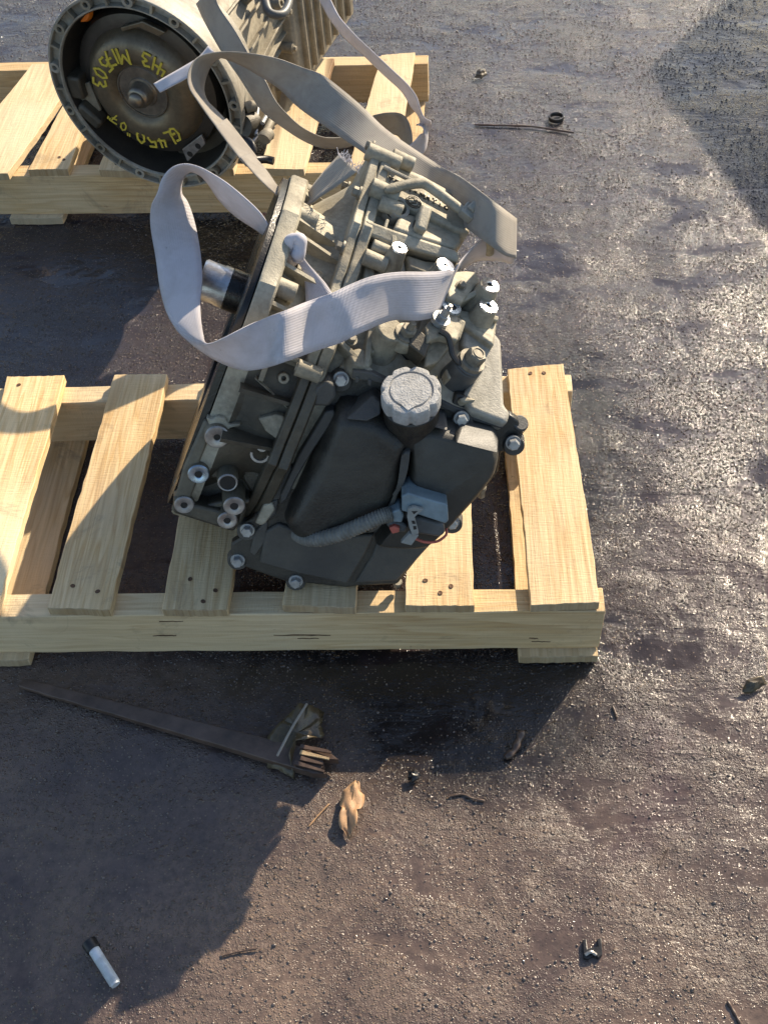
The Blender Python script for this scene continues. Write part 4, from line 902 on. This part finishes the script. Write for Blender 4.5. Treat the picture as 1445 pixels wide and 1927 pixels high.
back_st = [
 (k4(1338, 826), k4(1342, 540), 1.435, -1), (k4(1250, 790), k4(1250, 478), 1.44, -1), (k4(1110, 690), k4(1120, 378), 1.445, -1), (k4(930, 560), k4(960, 262), 1.45, -1), (k4(740, 440), k4(800, 165), 1.465, -1), (k2(1000, 950), k2(1120, 775), 1.49, -1),
 (k2(830, 812), k2(940, 630), 1.52, -0.4), (k2(640, 672), k2(760, 490), 1.55, 0.3), (k2(480, 535), k2(600, 408), 1.58, 1), (k2(350, 450), k2(450, 350), 1.6, 1), (k2(230, 385), k2(300, 318), 1.615, 1), (k2(130, 345), k2(150, 305), 1.62, 1),
 (k1(1268, 402), k1(1180, 370), 1.615, 1), (k1(1215, 450), k1(1105, 415), 1.61, 1), (k1(1180, 540), k1(1064, 510), 1.605, 1), (k1(1172, 620), k1(1075, 600), 1.60, 1), (k1(1200, 690), k1(1130, 690), 1.59, 1), (k1(1270, 760), k1(1205, 800), 1.58, 1), (k1(1360, 850), k1(1300, 930), 1.55, 1),
 (k2(150, 700), k2(80, 750), 1.535, 1), (k2(240, 815), k2(165, 865), 1.51, 1), (k2(330, 930), k2(260, 985), 1.485, 1), (k3(700, 30), k3(620, 60), 1.465, 1), (k3(790, 130), k3(710, 165), 1.45, 1), (k3(860, 230), k3(800, 255), 1.435, 1), (k3(903, 292), k3(885, 335), 1.425, 1), (k3(900, 370), k3(875, 385), 1.42, 1)]
strap('webbing_strap', near_st, 'strap', 'pale webbing strap looped in front of the grey transmission, sweeping right to a fold')
strap('webbing_strap', back_st, 'strap_grey', 'shaded grey webbing strap arching behind the front transmission up to the far bell')  # same webbing as the near loop, its shade put into the darker colour
# knot and tail of the pale strap through the flange boss
kn = thing('strap_knot', at(556, 470, 1.315), 'pale knotted strap tail pulled through the bell of the front transmission', 'strap')
bm = NB(); tube(bm, [at(552, 494, 1.325), at(543, 474, 1.31), at(549, 452, 1.30), at(563, 450, 1.298), at(566, 468, 1.30), at(557, 486, 1.305)], .0075, 12, 7, rf=lambda t: 1+.12*math.sin(t*22))
obj('knot', bm, M['strap'], kn, smooth=80)
bm = NB(); tube(bm, [at(556, 446, 1.31), at(562, 466, 1.30), at(560, 490, 1.31)], .0062, 10, 7); obj('knot_loop', bm, M['strap'], kn, smooth=80)
strap('tail', [((566, 470), (550, 484), 1.312, 0), ((572, 484), (560, 494), 1.312, 0), ((580, 496), (568, 506), 1.312, 0), ((596, 514), (573, 526), 1.312, 0), ((612, 532), (575, 552), 1.312, 0), ((628, 556), (577, 580), 1.312, 0), ((640, 574), (582, 604), 1.315, 0)], 'strap', None, parent=kn, width=None)
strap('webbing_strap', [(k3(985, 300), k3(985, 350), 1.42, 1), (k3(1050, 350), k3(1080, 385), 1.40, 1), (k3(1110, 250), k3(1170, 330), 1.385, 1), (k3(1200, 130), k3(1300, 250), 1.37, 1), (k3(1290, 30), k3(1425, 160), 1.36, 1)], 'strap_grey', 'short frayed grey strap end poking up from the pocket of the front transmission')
bm = NB()
for i in range(46):                              # frayed threads at the cut end
    t = rnd.random(); p = at(*k3(1290+t*135, 30+t*120), 1.36+rnd.uniform(-.012, .012)); q_ = p+Vector((rnd.uniform(-.004, .009), rnd.uniform(-.004, .004), rnd.uniform(.002, .011)))
    tube(bm, [p-Z*.004, p.lerp(q_, .5)+Vector((rnd.uniform(-.002, .002), 0, 0)), q_], .0004, 4, 2)
fr = obj('frayed_threads', bm, M['strap'], [o for o in COL.objects if o.get('label', '').startswith('short frayed')][0], smooth=80); fr['kind'] = 'stuff'
# straps on the far transmission
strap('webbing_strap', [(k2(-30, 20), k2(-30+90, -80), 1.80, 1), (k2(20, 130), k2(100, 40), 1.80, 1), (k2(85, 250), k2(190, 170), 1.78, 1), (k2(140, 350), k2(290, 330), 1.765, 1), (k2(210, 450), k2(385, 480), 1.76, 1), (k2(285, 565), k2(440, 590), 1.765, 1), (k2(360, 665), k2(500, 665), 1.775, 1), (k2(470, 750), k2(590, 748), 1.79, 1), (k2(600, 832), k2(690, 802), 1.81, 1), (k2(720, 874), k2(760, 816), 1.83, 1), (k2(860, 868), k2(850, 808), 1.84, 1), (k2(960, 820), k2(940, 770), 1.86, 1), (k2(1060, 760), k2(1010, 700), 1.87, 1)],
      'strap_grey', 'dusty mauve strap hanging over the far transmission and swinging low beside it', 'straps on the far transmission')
strap('webbing_strap', [(k2(640, -80), k2(720, -80), 1.95, 1), (k2(690, 0), k2(765, 0), 1.93, 1), (k2(760, 122), k2(815, 100), 1.90, 1), (k2(850, 232), k2(905, 205), 1.885, 1), (k2(960, 332), k2(1010, 305), 1.88, 1), (k2(1070, 438), k2(1110, 400), 1.88, 1), (k2(1180, 540), k2(1210, 495), 1.88, 1), (k2(1236, 630), k2(1268, 575), 1.885, 1), (k2(1285, 700), k2(1300, 670), 1.89, 1),
      (k2(1312, 770), k2(1335, 800), 1.90, -1), (k2(1290, 800), k2(1320, 880), 1.905, -1), (k2(1245, 850), k2(1280, 930), 1.905, -1), (k2(1180, 890), k2(1210, 970), 1.90, -1)],
      'strap', 'white sunlit strap curving down from the far transmission across the back right board', 'straps on the far transmission')
strap('webbing_strap', [(k2(1000, 790), k2(1010, 690), 1.925, 1), (k2(1080, 770), k2(1090, 674), 1.925, 1), (k2(1130, 785), k2(1170, 680), 1.922, 1), (k2(1160, 800), k2(1215, 720), 1.915, 1), (k2(1185, 840), k2(1240, 800), 1.91, 1), (k2(1195, 900), k2(1240, 880), 1.91, 1)],
      'strap_grey', 'small grey strap loop lying over the back right board of the far pallet', 'straps on the far transmission')
strap('webbing_strap', [((288, 156), (303, 176), 1.70, 1), ((312, 142), (326, 164), 1.69, 1), ((345, 123), (360, 145), 1.68, 1), ((372, 107), (388, 120), 1.675, 1), ((392, 85), (404, 98), 1.67, 1)], 'strap', 'pale flat strap end sticking out across the open bell of the far transmission', width=.028)

# ------------------------------------------------------------------ things lying on the ground
def gpt(a, b, h=0): p = un(a, b, -.003); return p+Z*h
# lath with a splintered end
p0, p1 = gpt(44, 1290, .004), gpt(600, 1446, .006); d = (p1-p0).normalized(); sd = Vector((-d.y, d.x, 0))
bm = NB(); rings = []; n = 30
for i in range(n+1):
    t = i/n; p = p0.lerp(p1, t); w_ = .0075+.010*t+rnd.uniform(-.0006, .0006); h_ = .007+.008*t
    rings.append([p-sd*w_, p+sd*w_*.9, p+sd*w_*.8+Z*h_, p-sd*w_*.95+Z*h_*.9])
loft(bm, rings); lath = thing('wooden_lath', p0, 'long dark wet wooden lath with a splintered end lying in front of the front pallet', 'lath'); obj('lath', bm, M['wet_wood'], lath, bev=.001, smooth=30)
bm = NB(); q0 = p1-d*.012; top_, low_ = [], []
for k in range(9): low_.append((-.018+.0045*k, .004+.026*rnd.random()+(.012 if k in (2, 5, 6) else 0)))
rg = [q0-sd*.0175]+[q0+sd*x*1.05+d*y for x, y in low_]+[q0+sd*.0175]
poly_prism(bm, [p+Z*.003 for p in rg], Z*.013); obj('splintered_end', bm, M['wet_wood'], lath, smooth=0)
for k in range(4):
    bm = NB(); o_ = sd*(-.012+.008*k); a_ = p1-d*(.02+.01*rnd.random())+o_+Z*.0165; b_ = p1+d*rnd.uniform(.0, .018)+o_*1.1+Z*(.0165+.001*k)
    poly_prism(bm, [a_-sd*.003, b_-sd*.001, b_+sd*.0015, a_+sd*.003], Z*.003); obj('splinter', bm, M['wood_end' if k == 2 else 'wet_wood'], lath, smooth=0)
def crumple(name, px, zs, mat, label, cat, th=.0008):
    P = [gpt(a, b, h) for (a, b), h in zip(px, zs)]; c = sum(P, Vector())/len(P); bm = NB()
    cv = bm.verts.new(c+Z*.006); vs = [bm.verts.new(p) for p in P]
    fs = [bm.faces.new((cv, vs[i], vs[(i+1) % len(vs)])) for i in range(len(vs))]
    bmesh.ops.subdivide_edges(bm, edges=bm.edges, cuts=3, use_grid_fill=True)
    for v in bm.verts: v.co += Vector((rnd.uniform(-1, 1)*.001, rnd.uniform(-1, 1)*.001, rnd.uniform(-.5, 1)*.0022))
    o = obj(name, bm, M[mat], None, smooth=35, origin=c); s_ = o.modifiers.new('t', 'SOLIDIFY'); s_.thickness = th
    return tag(o, label, cat)
crumple('torn_leaf', [(504, 1448), (508, 1400), (528, 1380), (548, 1366), (570, 1348), (590, 1346), (612, 1348), (606, 1376), (612, 1392), (588, 1402), (560, 1416), (548, 1440), (556, 1470), (530, 1455)], [.006, .02, .026, .03, .034, .026, .01, .014, .006, .02, .03, .03, .004, .008], 'leaf_dark', 'crumpled dark wet leaf draped over the splintered end of the lath', 'leaf')
bm = NB(); a0, a1 = gpt(528, 1446, .035), gpt(582, 1347, .032); e_ = (a1-a0).normalized(); tube(bm, [a0, a0.lerp(a1, .5)+Z*.004, a1], .0017, 6, 4)  # pale tube paints the sunlit ridge of the leaf
o = obj('lit_leaf_ridge', bm, M['strap_grey'], [x for x in COL.objects if x.name.startswith('torn_leaf')][0])
# curled dry leaf
bm = NB(); spine = [gpt(657, 1580, .002), gpt(656, 1560, .006), gpt(658, 1535, .010), gpt(664, 1512, .012), gpt(668, 1490, .014), gpt(672, 1480, .012)]
C = crom(spine, 5); rows = []
for i, p in enumerate(C):
    t = i/(len(C)-1); w_ = .0012+.0150*(math.sin(math.pi*min(t*.95+.02, 1))**1.1)*(1-.45*math.exp(-((t-.42)/.09)**2)); dv = (C[min(i+1, len(C)-1)]-C[max(i-1, 0)]).normalized(); sdv = dv.cross(Z).normalized()
    rows.append([bm.verts.new(p+sdv*w_*x+Z*(abs(x)**1.4*w_*(.9*math.sin(t*5+.6) if x > 0 else .55*math.cos(t*4))+.0016*math.sin(t*17+x*5)+.002)+dv*(.003*math.sin(t*21)*abs(x))) for x in (-1, -.75, -.5, -.25, 0, .25, .5, .75, 1)])
for i in range(len(rows)-1):
    for k in range(8): bm.faces.new((rows[i][k], rows[i][k+1], rows[i+1][k+1], rows[i+1][k]))
lf = obj('fallen_leaf', bm, M['leaf'], None, smooth=60, origin=spine[2]); s_ = lf.modifiers.new('t', 'SOLIDIFY'); s_.thickness = .0006
tag(lf, 'curled tan dry leaf lying on the sunlit ground', 'leaf')
bm = NB(); tube(bm, [p+Z*.0008 for p in C], .0006, 5, 1); obj('leaf_vein', bm, M['leaf_dark'], lf)
# loose bolt bottom left
b0, b1 = gpt(172, 1778, .012), gpt(222, 1858, .009); d = (b1-b0).normalized(); ln = (b1-b0).length
bt = thing('loose_bolt', b0, 'loose pale threaded bolt with a dark head lying in the shade bottom left', 'bolt')
bm = NB(); cyl(bm, b0, d, .0092, .013, 20, .0088); obj('bolt_head', bm, M['rubber'], bt, bev=.001)
bm = NB(); pr = [(0, .012), (.0066, .012), (.0066, ln*.42)]
for i in range(22): pr += [(.0067, ln*(.42+.56*i/22)), (.0058, ln*(.42+.56*(i+.5)/22))]
pr += [(.0055, ln), (0, ln)]; lathe(bm, b0, d, pr, 20); obj('bolt_shank', bm, M['pale'], bt, smooth=35)
# rubber ring
bm = NB(); c = gpt(1046, 225, .001); lathe(bm, c, Z, [(.0125, 0), (.0125, .006), (.014, .0085), (.0165, .0085), (.0175, .005), (.017, 0)], 40); tag(obj('seal_ring', bm, M['rubber'], None, origin=c), 'small black rubber seal ring lying on the wet ground', 'ring')
# black clip
c = gpt(1112, 1790, .003); cl = thing('plastic_clip', c, 'small black broken plastic clip with two prongs on the sunlit ground lower right', 'clip')
bm = NB(); poly_prism(bm, [gpt(*p, .006) for p in ((1095, 1772), (1102, 1770), (1104, 1788), (1124, 1784), (1122, 1770), (1130, 1768), (1132, 1800), (1124, 1806), (1118, 1798), (1106, 1808), (1097, 1806))], Z*-.006); obj('clip', bm, M['rubber'], cl, bev=.0008)
bm = NB(); tube(bm, [gpt(1100, 1800, .006), gpt(1110, 1796, .009), gpt(1120, 1800, .006)], .002, 6, 4); obj('prong', bm, M['machined_dull'], cl)
crumple('leaf_scrap', [(768, 1470), (770, 1458), (782, 1454), (792, 1462), (786, 1472), (776, 1474)], [.004, .008, .009, .004, .006, .003], 'rubber', 'tiny dark curled scrap just beyond the pallet shadow', 'scrap')
crumple('leaf_scrap', [(892, 150), (898, 142), (912, 140), (916, 146), (905, 152)], [.004, .012, .014, .006, .004], 'leaf_dark', 'small dark crumpled leaf on the wet ground near the top', 'leaf')
crumple('leaf_scrap', [(1395, 1305), (1400, 1290), (1430, 1280), (1440, 1290), (1415, 1306)], [.002, .012, .012, .004, .003], 'leaf_dark', 'dark broken leaf at the right edge of the ground', 'leaf')
for i, (pts, r_, lb) in enumerate((
    ([(950, 1428), (965, 1418), (975, 1398), (982, 1380)], .0055, 'thick dark wet twig in the pallet shadow corner'),
    ([(892, 236), (940, 238), (1000, 240), (1080, 252)], .0022, 'long thin dark stick lying left of the rubber ring'),
    ([(582, 1556), (600, 1535), (620, 1514)], .0012, 'thin pale twig beside the curled dry leaf'),
    ([(418, 1800), (450, 1792), (486, 1786)], .0011, 'thin dark twig at the edge of the big shadow'),
    ([(1152, 1330), (1158, 1345), (1160, 1352)], .0016, 'short brown twig right of the pallet shadow'),
    ([(1238, 1632), (1248, 1614), (1256, 1598)], .0011, 'thin dark straw on the sunlit ground at right'),
    ([(1368, 1885), (1380, 1905), (1392, 1927)], .0018, 'dark twig at the bottom right edge'),
    ([(845, 1500), (870, 1496), (890, 1504), (912, 1508)], .0014, 'thin wet brown root below the pallet shadow'))):
    bm = NB(); P = [gpt(a, b, r_*.8+rnd.uniform(0, .0015)) for a, b in pts]; tube(bm, P, r_, 7, 6, rf=lambda t: .75+.35*math.sin(t*9)**2)
    tag(obj('twig', bm, M['wet_wood'] if i != 2 else M['leaf'], None, origin=P[0], smooth=60), lb, 'twig')

# added bin out of view, shaped to shade the top right corner
bx = Vector((.23, -.97, 0)).normalized(); by = Vector((.97, .23, 0)); c0 = Vector((1.21, 2.84, 0)); bn_ = thing('added_shadow_box', c0+bx*.6+by*.5, 'added unseen steel bin standing beyond the upper right edge', 'bin')
H_ = .82
for nm, c_, hx, hy in (('shadow_box_wall', c0+bx*.6+by*.006, .6, .006), ('shadow_box_wall', c0+bx*.6+by*.994, .6, .006), ('shadow_box_wall', c0+bx*.006+by*.5, .006, .482), ('shadow_box_wall', c0+bx*1.194+by*.5, .006, .482)):
    bm = NB(); box(bm, c_+Z*(.05+H_*.5), bx*hx, by*hy, Z*H_*.5); obj(nm, bm, M['bin'], bn_)
bm = NB(); box(bm, c0+bx*.6+by*.5+Z*.10, bx*.58, by*.48, Z*.006); obj('shadow_box_floor', bm, M['bin'], bn_)
for k in range(5):
    bm = NB(); box(bm, c0+bx*(.12+.24*k)-by*.012+Z*.45, bx*.02, by*.012, Z*.38); obj('shadow_box_rib', bm, M['bin'], bn_, bev=.004)
for (p_, q_) in ((.06, .08), (1.14, .08), (.06, .92), (1.14, .92)):
    bm = NB(); box(bm, c0+bx*p_+by*q_+Z*.025, bx*.04, by*.04, Z*.025); obj('shadow_box_foot', bm, M['bin'], bn_)
